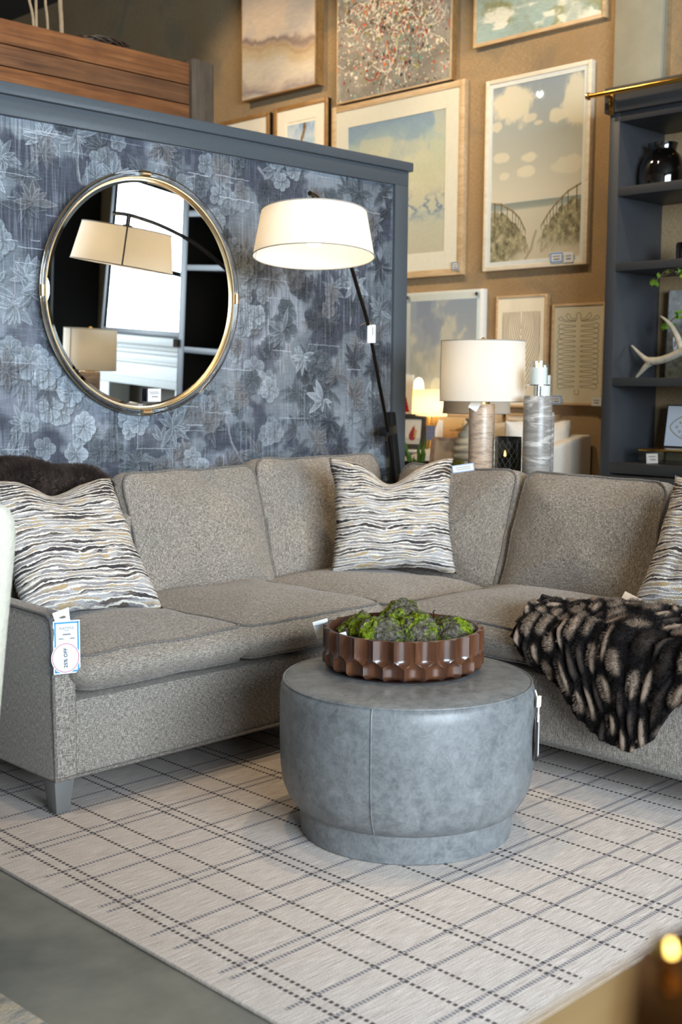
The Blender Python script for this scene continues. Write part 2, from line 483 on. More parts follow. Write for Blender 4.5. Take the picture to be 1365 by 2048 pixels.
def draw_beach(W=520, H=820):
    r = np.random.default_rng(8)
    y = np.linspace(0, 1, H)[:, None]; x = np.linspace(0, 1, W)[None]
    img = grad(H, [(0, (150,158,166)), (.2, (170,174,172)), (.45, (192,188,174)), (.62, (214,204,184)), (.665, (216,206,188)), (.67, (140,148,142)), (.70, (158,160,148)), (.715, (206,196,176)), (1, (206,192,168))])*np.ones((1, W, 1))
    def cloud(cx, cy, rx, ry, a, sd):
        nonlocal img
        q = np.hypot((x-cx)/rx, (y-cy)/ry)+(fbm(H, W, 12, 9, 4, sd)-.5)*.9
        img = lerp(img, img*0+C3(226,214,190), sstep(1.05, .7, q)*a)
    cloud(.22, .11, .25, .13, .95, 1); cloud(.95, .16, .17, .18, .95, 2); cloud(.76, .215, .13, .045, .95, 3); cloud(.43, .20, .09, .03, .8, 4)
    cloud(.04, .22, .07, .03, .8, 5); cloud(.53, .235, .06, .016, .8, 6); cloud(.42, .42, .13, .03, .9, 7); cloud(.1, .40, .12, .03, .8, 8)
    cloud(.40, .50, .11, .03, .9, 9); cloud(.15, .51, .06, .025, .8, 10); cloud(.9, .49, .2, .05, .6, 11)
    g1 = .705+.24*np.clip(x/.46, 0, 1.2)**2.2; g2 = .68+.24*np.clip((1-x)/.47, 0, 1.2)**2.2
    nn = (fbm(H, W, 30, 40, 3, 14)-.5)*.05
    dune = fbm(H, W, 40, 26, 4, 15); col = img*0
    for k in range(3): col[..., k] = np.interp(dune, [.25, .5, .75], [(70, 128, 178)[k]/255, (68, 120, 164)[k]/255, (46, 88, 124)[k]/255][::-1] if False else [(92,88,66)[k]/255, (140,132,102)[k]/255, (186,174,142)[k]/255])
    mL = sstep(-.008, .008, y-g1+nn)*(x < .47)*sstep(1.16, 1.02, y+x*.42); mR = sstep(-.008, .008, y-g2+nn)*(x > .53)*sstep(.98, .86, y+(1-x)*.05)
    img = lerp(img, col, np.maximum(mL, mR)*.95)
    for k in range(900):
        xx = r.uniform(0, 1); 
        if .43 < xx < .57: continue
        base = (.72+.24*(min(xx, 1-xx)/.46)**2.2); yy = r.uniform(base, min(.97, base+.18))
        L = r.uniform(8, 22); an = -1.57+r.normal(0, .5)
        stroke(img, [(xx*W, yy*H), (xx*W+math.cos(an)*L, yy*H+math.sin(an)*L)], .6, C3(196,180,142)*r.uniform(.45, 1.1), .6)
    stroke(img, [(.52*W, .84*H), (.49*W, .89*H), (.47*W, .94*H), (.40*W, 1.0*H)], 7, C3(160,146,124), .5)
    dk = C3(82,72,54)
    railL = [(0, .655), (.12, .665), (.25, .71), (.33, .755), (.40, .83)]; railR = [(1, .60), (.86, .635), (.74, .69), (.66, .74), (.575, .81)]
    for rail in (railL, railR):
        P = [(a*W, b*H) for a, b in rail]; stroke(img, P, 3.2, C3(168,150,116), 1); stroke(img, [(a, b+5) for a, b in P], 1.4, dk, .9)
        for t in np.linspace(.04, 1, 9)**.75:
            k = t*(len(P)-1); i = min(int(k), len(P)-2); q = np.array(P[i])+(np.array(P[i+1])-P[i])*(k-i)
            stroke(img, [q, (q[0], q[1]+(1-t)*85+22)], 2.6-1.6*t, dk, .95)
    return img
def draw_gel(W=480, H=520):
    y = np.linspace(0, 1, H)[:, None]
    n = fbm(H, W, 3, 3, 6, 91)
    img = grad(H, [(0, (166,172,186)), (.3, (176,176,182)), (.55, (196,190,178)), (1, (214,196,160))])*np.ones((1, W, 1))
    img = lerp(img, img*0+C3(226,214,190), sstep(.48, .62, n+(y-.5)*.25)*.8)
    return lerp(img, img*0+C3(142,148,166), sstep(.56, .7, fbm(H, W, 3, 4, 4, 95))*(1-y)*.6)
def draw_ribs(W=360, H=560):
    img = np.ones((H, W, 3))*C3(232,222,200)+(fbm(H, W, 6, 5, 3, 1)[..., None]-.5)*.05
    ink = C3(96,76,50)
    for s_ in (-1, 1):
        for k in range(13):
            top = .50+s_*(.03+.030*k); t0 = .13+.002*(k % 3)
            pts = []
            for t in np.linspace(0, 1, 26):
                yy = t0+t*(.16+.055*k); off = abs(top-.5)
                xx = .5+s_*(off*(1-t**2.2)+.012*t+ .10*min(1, k/6)*math.sin(PI*min(1, t*1.1))*(1-t*.5)*(.5 if k > 12 else 1))
                xx = .5+s_*min(abs(xx-.5), .40)
                pts.append((xx*W, min(yy, .97)*H))
            stroke(img, pts, 1.5, ink, .95)
    return img
def draw_bones(W=380, H=720):
    img = np.ones((H, W, 3))*C3(224,212,186)+(fbm(H, W, 6, 4, 3, 3)[..., None]-.5)*.06
    ink = C3(92,80,58); r = np.random.default_rng(2)
    for s_ in (-1, 1):
        for k in range(14):
            y0 = .155+.052*k; dy = .030 if k else .02; lift = .03 if k == 0 else 0
            pts = []
            o = r.normal(0, .008)
            xs = [.05, .09, .30, .335, .37, .42, .42, .37, .335, .30, .09, .05, .05]
            ys = [0, -.3, -.38, -.75, -.95, -.35, .35, .95, .75, .38, .3, 0, 0]
            for a, b in zip(xs, ys):
                pts.append(((.5+s_*(a+(o if a > .2 else 0)))*W, (y0+b*dy-(a > .33)*lift)*H))
            P = np.array(pts); Q = []
            for i in range(len(P)-1):
                for t in (0, .5): Q.append(P[i]*(1-t)+P[i+1]*t)
            Q = np.array(Q+[P[-1]]); Q[1:-1] = (Q[:-2]+2*Q[1:-1]+Q[2:])/4
            stroke(img, Q, 1.5, ink, .95)
    for s_ in (-1, 1):
        stroke(img, [((.5+s_*a)*W, b*H) for a, b in [(.03, .135), (.10, .13), (.16, .12), (.19, .085), (.235, .075), (.26, .10), (.23, .125), (.16, .145), (.05, .15)]], 1.5, ink, .95)
    stroke(img, [(.46*W, .13*H), (.455*W, .09*H), (.48*W, .072*H), (.52*W, .072*H), (.545*W, .09*H), (.54*W, .13*H)], 1.5, ink, .95)
    stroke(img, [(.455*W, .86*H), (.455*W, .915*H), (.535*W, .915*H), (.535*W, .86*H)], 1.5, ink, .95)
    return img
def draw_dress(W=120, H=200):
    img = np.ones((H, W, 3))*C3(232,222,208); r = np.random.default_rng(1)
    for k in range(60):
        t = k/60; w = .10+.22*t
        for q in range(5): dot(img, (.5+r.uniform(-w, w))*W, (.48+.42*t)*H, 5, C3(186,24,30)*r.uniform(.7, 1.15), .9)
    stroke(img, [(.46*W, .48*H), (.48*W, .86*H)], 4, C3(66,44,96), .8)
    stroke(img, [(.42*W, .40*H), (.52*W, .30*H), (.56*W, .20*H)], 4, C3(150,110,96), .9)
    return img
def draw_pear(W=160, H=260):
    img = np.ones((H, W, 3))*C3(222,214,200); img[int(H*.74):] = C3(196,190,178)
    r = np.random.default_rng(1)
    for t in np.linspace(0, 1, 60):
        w = 16+42*math.sin(PI*min(1, t*.62+.08))**1.5*(.35+.65*t); c = C3(176,72,70)*(1-t*.15)
        dot(img, W*.52-t*8, H*(.34+.40*t), w*.62, c, .9)
    for t in np.linspace(.2, .9, 30): dot(img, W*.66-t*6, H*(.36+.38*t), 12, C3(206,168,96), .35)
    for k in range(200): dot(img, W*(.48+r.normal(0, .09)), H*(.6+r.normal(0, .08)), 2, C3(140,50,60), .35)
    stroke(img, [(W*.53, H*.34), (W*.56, H*.24)], 1.6, C3(80,60,40), .9)
    return img
def draw_brown(W=420, H=240):
    img = grad(H, [(0, (206,180,136)), (.4, (196,164,112)), (1, (160,122,76))])*np.ones((1, W, 1))
    y = np.linspace(0, 1, H)[:, None]; x = np.linspace(0, 1, W)[None]; n = fbm(H, W, 5, 7, 5, 23)
    img = lerp(img, img*0+C3(96,76,52), sstep(.5, .62, n+(x-.5)*.35-(np.abs(y-.75+(x*.35)))*.5)*.85)
    return img
def draw_football(W=360, H=240):
    img = np.ones((H, W, 3))*C3(206,210,218); cx, cy, a, b = .52, .52, .46, .36
    th = np.linspace(0, 2*PI, 120); P = [((cx+a*math.cos(t))*W, (cy+b*math.sin(t)*abs(math.sin(t))**.35)*H) for t in th]
    stroke(img, P, 2.2, C3(128,96,52), .95)
    for i in range(9):
        for j in range(7):
            u, v = (i-4+(j % 2)*.5)/4.6, (j-3)/3.4
            if abs(u)+v*v*.9 > .92: continue
            x, y = (cx+u*a)*W, (cy+v*b)*H; k = (i+j*2) % 3
            if k == 0:
                stroke(img, [(x+7*math.cos(t), y+7*math.sin(t)) for t in np.linspace(0, 6.3, 16)], 1, C3(120,92,52)); dot(img, x, y, 2, C3(120,92,52))
            elif k == 1:
                for q in range(4): dot(img, x+4*math.cos(q*1.57+.78), y+4*math.sin(q*1.57+.78), 2.2, C3(134,104,60))
            else:
                stroke(img, [(x-5, y+5), (x+5, y-5)], 1.1, C3(134,104,60)); stroke(img, [(x-5, y-5), (x+5, y+5)], 1.1, C3(134,104,60)); stroke(img, [(x, y-6), (x, y+6)], 1.1, C3(134,104,60))
    return img
def draw_silver(W=300, H=460):
    img = grad(H, [(0, (150,150,148)), (.35, (146,144,140)), (.5, (96,92,86)), (.62, (110,104,88)), (1, (92,86,68))])*np.ones((1, W, 1))
    y = np.linspace(0, 1, H)[:, None]; x = np.linspace(0, 1, W)[None]
    img = lerp(img, img*0+C3(52,50,48), sstep(1.1, .5, np.hypot((x-.35)/.2, (y-.36)/.13)+(fbm(H, W, 12, 9, 4, 3)-.5))*.85)
    return img+(fbm(H, W, 20, 14, 4, 12)[..., None]-.5)*.22

# ------------------------------------------------------------------ materials
TW = tweed('tweed_upholstery', S(78,73,68), S(126,119,111), S(178,170,159), 1.0)
TWP = tweed('tweed_piping', S(56,53,51), S(102,97,92), S(152,144,136), 1.4)
LEG = simple('grey_leg_wood', S(104,104,102), .5, scale=8)
NAVY = simple('slate_paint', S(76,82,88), .42, scale=60, var=.04)
NAVYD = simple('navy_paint', S(51,53,57), .45, scale=60, var=.05)
GOLD = simple('brushed_gold', S(206,178,136), .32, 1.0, var=.06, scale=60)
BRASS = simple('polished_brass', S(214,168,84), .2, 1.0, var=.04)
GUN = simple('gunmetal', S(58,52,48), .35, .9)
BLACK = simple('black_metal', S(22,22,23), .45, .3)
WHITEP = simple('white_paint', S(226,226,222), .5, var=.03)
CARD = simple('white_card', S(208,209,208), .6, var=.02)
INK = simple('grey_ink', S(120,124,132), .7, var=.02)
NAVYINK = simple('navy_ink', S(30,40,74), .6, var=.02)
BLUE = simple('bright_blue_ink', S(26,134,222), .5, var=.02)
PINK = simple('magenta_ink', S(186,60,120), .5, var=.02)
CONC = simple('dark_void', S(24,24,25), .8)
LINEN = simple('mat_board', S(232,224,206), .8, var=.03)
GREENM = simple('aloe_green', S(96,140,58), .45, var=.25, scale=12)
WAXW = simple('white_wax', S(238,236,228), .5, var=.02)
CHROME = simple('chrome', S(200,202,205), .08, 1.0, var=.02)

def m_burlap():
    m = N('burlap_wall')
    a = m.noise(m.coord(scale=(1, 500, 40)), 1, 2); b = m.noise(m.coord(scale=(1, 40, 500)), 1, 2)
    h = m.math('MULTIPLY', m.math('ADD', a, b), .5)
    c = m.ramp(h, [(.35, S(128,108,82)), (.65, S(176,152,118))])
    p = m.noise(m.coord(), 2.3, 5, .6, .6)
    c = m.mix(m.ramp(p, [(.52, (0,0,0,1)), (.68, (.75,.75,.75,1))]), c, S(124,114,96))
    q = m.noise(m.coord(scale=(1, .9, .3)), 2.0, 4, .6)
    c = m.mix(m.ramp(q, [(.45, (0,0,0,1)), (.7, (.6,.6,.6,1))]), c, S(150,120,84))
    m.base(c).set(Roughness=.9); m.b.inputs['Specular IOR Level'].default_value = .1
    m.bump(h, .4, .003); return m.m
BURLAP = m_burlap()
def m_concrete():
    m = N('polished_concrete')
    a = m.noise(m.coord(), 1.6, 6, .6, .8); b = m.noise(m.coord(), 9, 4, .6)
    c = m.mix(.35, m.ramp(a, [(.3, S(96,98,94)), (.5, S(122,122,114)), (.7, S(140,134,120))]), m.ramp(b, [(.3, S(88,92,92)), (.7, S(144,142,132))]))
    m.base(c).set(Roughness=.38); m.bump(b, .06, .01); return m.m
CONCRETE = m_concrete()
def m_rug():
    m = N('plaid_rug')
    tc = m.n('ShaderNodeTexCoord'); sx = m.n('ShaderNodeSeparateXYZ'); m.l(tc.outputs['Object'], sx.inputs[0])
    x, y = sx.outputs[0], sx.outputs[1]
    st = m.noise(m.coord(scale=(14, 260, 1)), 1, 3); fi = m.noise(m.coord(scale=(300, 420, 1)), 1, 2)
    kn = m.math('MULTIPLY', m.math('ADD', st, fi), .5)
    c = m.ramp(kn, [(.33, S(152,141,134)), (.5, S(193,183,176)), (.66, S(223,215,208))])
    def lines(v, off, per, pos, half):
        u = m.math('FRACT', m.math('DIVIDE', m.math('ADD', v, -off+per*20), per)); tot = None
        for p in pos:
            p = p+.02
            d = m.math('ABSOLUTE', m.math('SUBTRACT', m.math('FRACT', m.math('ADD', u, .02)), p))
            k = m.math('LESS_THAN', d, half/per)
            tot = k if tot is None else m.math('MAXIMUM', tot, k)
        return tot
    ly = lines(y, 1.42, .45, (0, .078, .424, .616), .0056); lx = lines(x, 1.60, .4475, (0, .076, .46, .659), .0050)
    dx = m.math('LESS_THAN', m.math('FRACT', m.math('DIVIDE', y, .0165)), .62)
    dy = m.math('LESS_THAN', m.math('FRACT', m.math('DIVIDE', x, .0105)), .68)
    inner = m.math('GREATER_THAN', y, 1.36); inx = m.math('GREATER_THAN', x, 1.548)
    fy = m.math('MULTIPLY', m.math('MULTIPLY', m.math('MULTIPLY', ly, dy), .8), inx)
    fx = m.math('MULTIPLY', m.math('MULTIPLY', lx, dx), m.math('MULTIPLY', inner, .92))
    c = m.mix(fy, c, S(94,97,108)); c = m.mix(fx, c, S(66,60,60))
    m.base(c).set(Roughness=.95); m.b.inputs['Specular IOR Level'].default_value = .1
    hh = m.math('ADD', m.math('MULTIPLY', kn, 1.0), m.math('MULTIPLY', m.math('MAXIMUM', fx, fy), .4))
    m.bump(hh, .55, .006); return m.m
RUG = m_rug()
def m_leather():
    m = N('grey_leather')
    a = m.noise(m.coord(), 9, 8, .72, .25); b = m.noise(m.coord(), 34, 6, .75, .4)
    h = m.math('ADD', m.math('MULTIPLY', a, .5), m.math('MULTIPLY', b, .5))
    c = m.ramp(h, [(.36, S(82,85,87)), (.48, S(102,105,107)), (.56, S(113,116,118)), (.70, S(138,141,143))])
    w_ = m.noise(m.coord(), 26, 5, .7, .8); ve = m.math('POWER', m.math('SUBTRACT', 1.0, m.math('ABSOLUTE', m.math('MULTIPLY', m.math('SUBTRACT', w_, .5), 4.0)), True), 5.0)
    c = m.mix(m.math('MULTIPLY', ve, .18), c, S(168,171,172))
    v = m.n('ShaderNodeTexVoronoi', feature='DISTANCE_TO_EDGE'); v.inputs['Scale'].default_value = 420; m.l(m.coord(), v.inputs['Vector'])
    m.base(c).set(Roughness=.40); m.b.inputs['Specular IOR Level'].default_value = .45
    m.bump(v.outputs[0], .12, .001); return m.m
LEATHER = m_leather()
def m_wood(name, a, b, c, rough=.35, sc=(3, 60, 60), coat=0.0):
    m = N(name); n = m.noise(m.coord(scale=sc), 1, 5, .6, .6); k = m.noise(m.coord(), 5, 3)
    m.base(m.mix(.3, m.ramp(n, [(.3, a), (.5, b), (.7, c)]), m.ramp(k, [(.3, a), (.7, c)]))).set(Roughness=rough)
    m.b.inputs['Coat Weight'].default_value = coat; m.b.inputs['Coat Roughness'].default_value = .15
    m.bump(n, .12, .004); return m.m
BOWLW = m_wood('walnut_bowl', S(48,26,16), S(78,45,28), S(104,66,43), .3, (40, 40, 6), .35)
OAK = m_wood('pale_oak', S(172,142,104), S(196,166,126), S(212,186,150), .5, (40, 6, 40))
OAKG = m_wood('gilded_oak', S(120,86,46), S(150,110,62), S(170,130,80), .4, (40, 6, 40))
WARMW = m_wood('white_washed_wood', S(204,190,166), S(220,208,188), S(232,222,204), .55, (40, 6, 40))
PLANK = m_wood('reclaimed_plank', S(76,44,20), S(122,74,38), S(152,100,56), .75, (2.2, 30, 45))
PLANK2 = m_wood('reclaimed_plank_dull', S(66,42,24), S(104,66,38), S(130,88,54), .75, (2.2, 30, 45))
POSTW = m_wood('weathered_post', S(54,44,34), S(82,68,54), S(104,90,74), .8, (40, 40, 3))
TANW = m_wood('tan_tabletop', S(206,176,124), S(218,190,140), S(228,204,160), .4, (4, 50, 50))
DKW = m_wood('dark_wood', S(36,26,20), S(54,40,30), S(72,54,40), .5)
def m_travertine(name, cols, sc=1.0, rough=.35):
    m = N(name); w = m.noise(m.coord(scale=(5*sc, 5*sc, 30*sc)), 1, 6, .68, .6); k = m.noise(m.coord(scale=(16*sc, 16*sc, 90*sc)), 1, 4, .7, .4)
    h = m.math('ADD', m.math('MULTIPLY', w, .7), m.math('MULTIPLY', k, .3))
    m.base(m.ramp(h, [(.34+.32*i/(len(cols)-1), c) for i, c in enumerate(cols)])).set(Roughness=rough); m.bump(k, .08, .003); return m.m
TRAV = m_travertine('brown_travertine', [S(126,104,86), S(166,140,118), S(196,172,150), S(148,124,104), S(206,186,166)])
MARB = m_travertine('grey_marble', [S(104,100,96), S(150,146,140), S(120,116,112), S(196,192,186), S(136,132,126)], .7)
def m_shade(name, col, tcol, w=.45):
    m = N(name); co = m.noise(m.coord(scale=(300, 300, 300)), 1, 2)
    m.base(m.ramp(co, [(.3, tuple(c*.94 for c in col[:3])+(1,)), (.7, col)])).set(Roughness=.9)
    m.b.inputs['Specular IOR Level'].default_value = .1
    t = m.n('ShaderNodeBsdfTranslucent'); t.inputs[0].default_value = tcol
    mx = m.n('ShaderNodeMixShader'); mx.inputs[0].default_value = w
    m.l(m.b.outputs[0], mx.inputs[1]); m.l(t.outputs[0], mx.inputs[2]); m.l(mx.outputs[0], m.out.inputs[0]); return m.m
SHADE = m_shade('white_linen_shade', S(236,232,226), S(236,222,198), .34)
SHADE2 = m_shade('oatmeal_linen_shade', S(216,206,190), S(200,178,146), .25)
def m_emit(name, col, st):
    m = N(name); m.base(col); m.b.inputs['Emission Color'].default_value = col; m.b.inputs['Emission Strength'].default_value = st; return m.m
BULB = m_emit('warm_bulb', (1, .84, .6, 1), 14)
FLAME = m_emit('led_flame', (1, .55, .15, 1), 1.6)
GLOW = m_emit('lit_candle_wax', (1, .82, .52, 1), 1.1)
SPOTF = m_emit('spot_lens', (1, .95, .85, 1), 40)
def m_glass(name, col, rough=.02, ior=1.45, thin=False):
    m = N(name)
    if thin:                                       # a clear thin sheet: mostly lets light through, reflects a little
        tr = m.n('ShaderNodeBsdfTransparent'); tr.inputs[0].default_value = col
        gl = m.n('ShaderNodeBsdfGlossy'); gl.inputs['Roughness'].default_value = rough
        lw = m.n('ShaderNodeLayerWeight'); lw.inputs[0].default_value = .5
        fr = m.math('ADD', m.math('MULTIPLY', m.math('POWER', lw.outputs['Facing'], 5.0), .94), .045)
        fr = m.math('MULTIPLY', fr, .35 if rough > .2 else 1.0)
        mx = m.n('ShaderNodeMixShader'); m.l(fr, mx.inputs[0]); m.l(tr.outputs[0], mx.inputs[1]); m.l(gl.outputs[0], mx.inputs[2])
        m.l(mx.outputs[0], m.out.inputs[0])
    else:
        m.base(col).set(Roughness=rough, IOR=ior); m.b.inputs['Transmission Weight'].default_value = 1
    return m.m
CLEAR = m_glass('clear_glass', (.96, .98, .98, 1), .01, 1.45, True)
ACRYL = m_glass('clear_acrylic', (.96, .97, .98, 1), .03, 1.49)
SLEEVE = m_glass('clear_plastic', (.90, .92, .95, 1), .25, 1.4, True)
MIRROR = simple('silvered_glass', (.93, .95, .95, 1), .0, 1.0, var=0)
DGLASS = simple('dark_smoked_glass', S(14,16,14), .05, 0.0, var=.2)
DGLASS.node_tree.nodes['Principled BSDF'].inputs['Coat Weight'].default_value = 1
def m_vase():
    m = N('tortoise_glass'); a = m.noise(m.coord(), 14, 5, .65, 1.5)
    m.base(m.ramp(a, [(.45, S(8,7,6)), (.62, S(16,11,8)), (.72, S(110,76,40))])).set(Roughness=.06)
    m.b.inputs['Coat Weight'].default_value = 1; m.bump(a, .1, .01); return m.m
VASE = m_vase()
def m_pillow():
    m = N('striped_boucle'); uv = 'UV'
    tc = m.n('ShaderNodeTexCoord'); sx = m.n('ShaderNodeSeparateXYZ'); m.l(tc.outputs['UV'], sx.inputs[0])
    cr, dk, gr, tn, lg, br = S(230,225,214), S(62,58,62), S(146,142,143), S(182,158,122), S(182,178,178), S(98,88,82)
    w1 = m.noise(m.coord(uv, (3.2, 9, 1)), 1, 3, .55); w2 = m.noise(m.coord(uv, (40, 60, 1)), 1, 2)
    vv = m.math('ADD', m.math('MULTIPLY', sx.outputs[1], 36), m.math('ADD', m.math('MULTIPLY', w1, 3.2), m.math('MULTIPLY', w2, .5)))
    row = m.math('FLOOR', vv); fr = m.math('FRACT', vv)
    cx = m.n('ShaderNodeCombineXYZ'); m.l(m.math('ADD', m.math('MULTIPLY', sx.outputs[0], 1.7), m.math('MULTIPLY', row, 17.37)), cx.inputs[0]); m.l(m.math('ADD', m.math('MULTIPLY', row, 5.13), m.math('MULTIPLY', fr, .7)), cx.inputs[1])
    sel = m.noise(cx.outputs[0], 1, 1, .4)
    c = m.ramp(sel, [(0, dk), (.36, br), (.42, gr), (.50, lg), (.56, tn), (.61, gr), (.66, dk)], 'CONSTANT')
    ln = m.math('LESS_THAN', fr, m.math('MULTIPLY', m.noise(m.coord(uv, (5, 30, 1)), 1, 2), .60))
    c = m.mix(ln, c, cr); h = sel
    bo = m.noise(m.coord(uv, (90, 220, 1)), 1, 2); v = m.noise(m.coord(uv, (5, 90, 1)), 1, 3, .6)
    wh = m.math('MAXIMUM', ln, m.ramp(v, [(.62, (0,0,0,1)), (.66, (.8,.8,.8,1))])); c = m.mix(wh, c, cr)
    c = m.mix(m.ramp(bo, [(.3, (.30,.30,.30,1)), (.6, (0,0,0,1))]), c, S(96,92,92))
    m.base(c).set(Roughness=.95); m.b.inputs['Specular IOR Level'].default_value = .1
    m.bump(m.math('ADD', bo, m.math('MULTIPLY', wh, .6)), .6, .006); return m.m
STRIPE = m_pillow()
def m_moss():
    m = N('preserved_moss'); a = m.noise(m.coord(), 16, 5, .7, .5); b = m.noise(m.coord(), 90, 4, .7); z = m.n('ShaderNodeNewGeometry')
    c = m.ramp(b, [(.32, S(46,60,16)), (.5, S(116,140,34)), (.66, S(176,196,52))])
    g = m.ramp(b, [(.3, S(50,44,36)), (.5, S(96,92,80)), (.7, S(150,146,132))])
    m.base(m.mix(m.ramp(a, [(.44, (0,0,0,1)), (.54, (1,1,1,1))]), c, g)).set(Roughness=1.0)
    m.b.inputs['Specular IOR Level'].default_value = .1
    m.bump(b, 1.0, .02); return m.m
MOSS = m_moss()
BOUCLE = simple('cream_boucle', S(190,185,170), .95, var=.06, scale=60, bump=.9, bscale=120)
WHITEUP = simple('white_slipcover', S(214,208,198), .95, var=.05, scale=80, bump=.3, bscale=300)

# ================================================================== the setting
XW, XB = 5.9, 5.459                 # art wall, bookcase front
YP = 4.0                            # papered face of the partition
def wb(g, name, mat, root, parent=None, **kw):
    """mesh given in world coordinates, linked under a root Empty (or under a part of it)"""
    o = g.build(name, mat, parent or root, **kw)
    if parent is None: o.location = -Vector(root.location)
    return o
fl = G().box(-4.2, -5.2, -.1, 6.1, 12.2, 0).build('floor', CONCRETE, smooth=False); struct(fl)
struct(G().box(-4.2, -5.2, 4.5, 6.1, 12.2, 4.6).build('ceiling', simple('dark_ceiling', S(70,66,62), .9), smooth=False))
struct(G().box(XW, -5.2, 0, 6.1, 12.2, 4.5).build('wall_right', BURLAP, smooth=False))
WALLP = simple('warm_plaster', S(112,104,94), .9)
struct(G().box(-4.2, 12.0, 0, 6.1, 12.2, 4.5).build('wall_back', WALLP, smooth=False))
struct(G().box(-4.2, -5.2, 0, -4.0, 12.2, 4.5).build('wall_left', WALLP, smooth=False))
g = G().box(-4.2, -5.2, 0, 6.1, -5.0, .9).box(-4.2, -5.2, 3.6, 6.1, -5.0, 4.5)
edges = [-4.2]+[v for wx in WINX for v in (wx-1.395, wx+1.395)]+[6.1]
for i in range(0, len(edges), 2): g.box(edges[i], -5.2, .9, edges[i+1], -5.0, 3.6)
struct(g.build('wall_front', WALLP, smooth=False))
for k, wx in enumerate(WINX):
    g = G().box(wx-1.395, -4.99, .9, wx-1.365, -4.9, 3.6).box(wx+1.365, -4.99, .9, wx+1.395, -4.9, 3.6).box(wx-1.395, -4.99, .9, wx+1.395, -4.9, .96)
    g.box(wx-1.395, -4.99, 3.54, wx+1.395, -4.9, 3.6).box(wx-1.395, -4.90, 2.55, wx+1.395, -4.86, 2.62).box(wx-.03, -4.90, .9, wx+.03, -4.86, 3.6)
    struct(g.build('window_%d' % (k+1), BLACK, smooth=False))

# partition: papered panel, painted stiles and cap
PL, PR, PT = -1.2, 4.413, 2.283
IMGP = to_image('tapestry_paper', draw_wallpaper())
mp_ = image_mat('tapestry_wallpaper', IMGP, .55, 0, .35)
cn = mp_.noise(mp_.coord(scale=(300, 1, 300)), 1, 2); mp_.bump(cn, .15, .003)
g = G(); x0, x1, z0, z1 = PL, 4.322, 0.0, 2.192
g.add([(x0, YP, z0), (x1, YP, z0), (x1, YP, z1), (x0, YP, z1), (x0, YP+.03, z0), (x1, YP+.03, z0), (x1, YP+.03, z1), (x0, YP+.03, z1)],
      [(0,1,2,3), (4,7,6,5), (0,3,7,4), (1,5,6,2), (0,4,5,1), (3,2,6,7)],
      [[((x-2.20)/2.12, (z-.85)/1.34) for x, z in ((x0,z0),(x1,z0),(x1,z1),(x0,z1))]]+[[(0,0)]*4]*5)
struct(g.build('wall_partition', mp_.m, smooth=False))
struct(G().box(PL, YP+.03, 0, PR, YP+.10, PT-.02).build('wall_partition_back', NAVY, smooth=False))
struct(G().box(4.322, YP-.018, 0, PR, YP+.03, 2.192).build('trim_1', NAVY, bevel=.002))
struct(G().box(PL, YP-.018, 2.192, PR, YP+.03, PT-.022).build('trim_2', NAVY, bevel=.002))
struct(G().box(PL, YP-.035, PT-.022, PR+.016, YP+.115, PT+.02).build('trim_3', NAVY, bevel=.004))
PLASTER = simple('trowelled_plaster', S(150,146,128), .8, var=.12, scale=5, bump=.2, bscale=20)
struct(G().box(XW-.05, 3.50, 2.6, XW, 3.79, 4.5).build('wall_pilaster', PLASTER, bevel=.003))

# ================================================================== rug, second rug
rug = G().box(1.505, 1.325, 0, 4.02, 3.72, .012).build('plaid_area_rug', RUG, bevel=.004)
tag(rug, 'large oatmeal plaid area rug with dark stitched lines under sofa and ottoman', 'rug')
def m_rug2():
    m = N('mottled_rug'); a = m.noise(m.coord(scale=(8, 40, 1)), 1, 5, .7)
    m.base(m.ramp(a, [(.35, S(110,116,124)), (.5, S(178,174,166)), (.66, S(206,190,166))])).set(Roughness=.95); m.bump(m.noise(m.coord(), 160, 2), .6, .006); return m.m
g = G(); a, b = Vector((1.176, 2.149, 0)), Vector((1.186, 1.99, 0))
g.prism([(1.176, 2.15, 0), (1.19, 1.70, 0), (.2, 1.66, 0), (.18, 2.12, 0)], (0, 0, .014))
tag(g.build('mottled_rug', m_rug2(), bevel=.004), 'corner of a mottled grey and tan rug on bare concrete, lower left', 'rug')

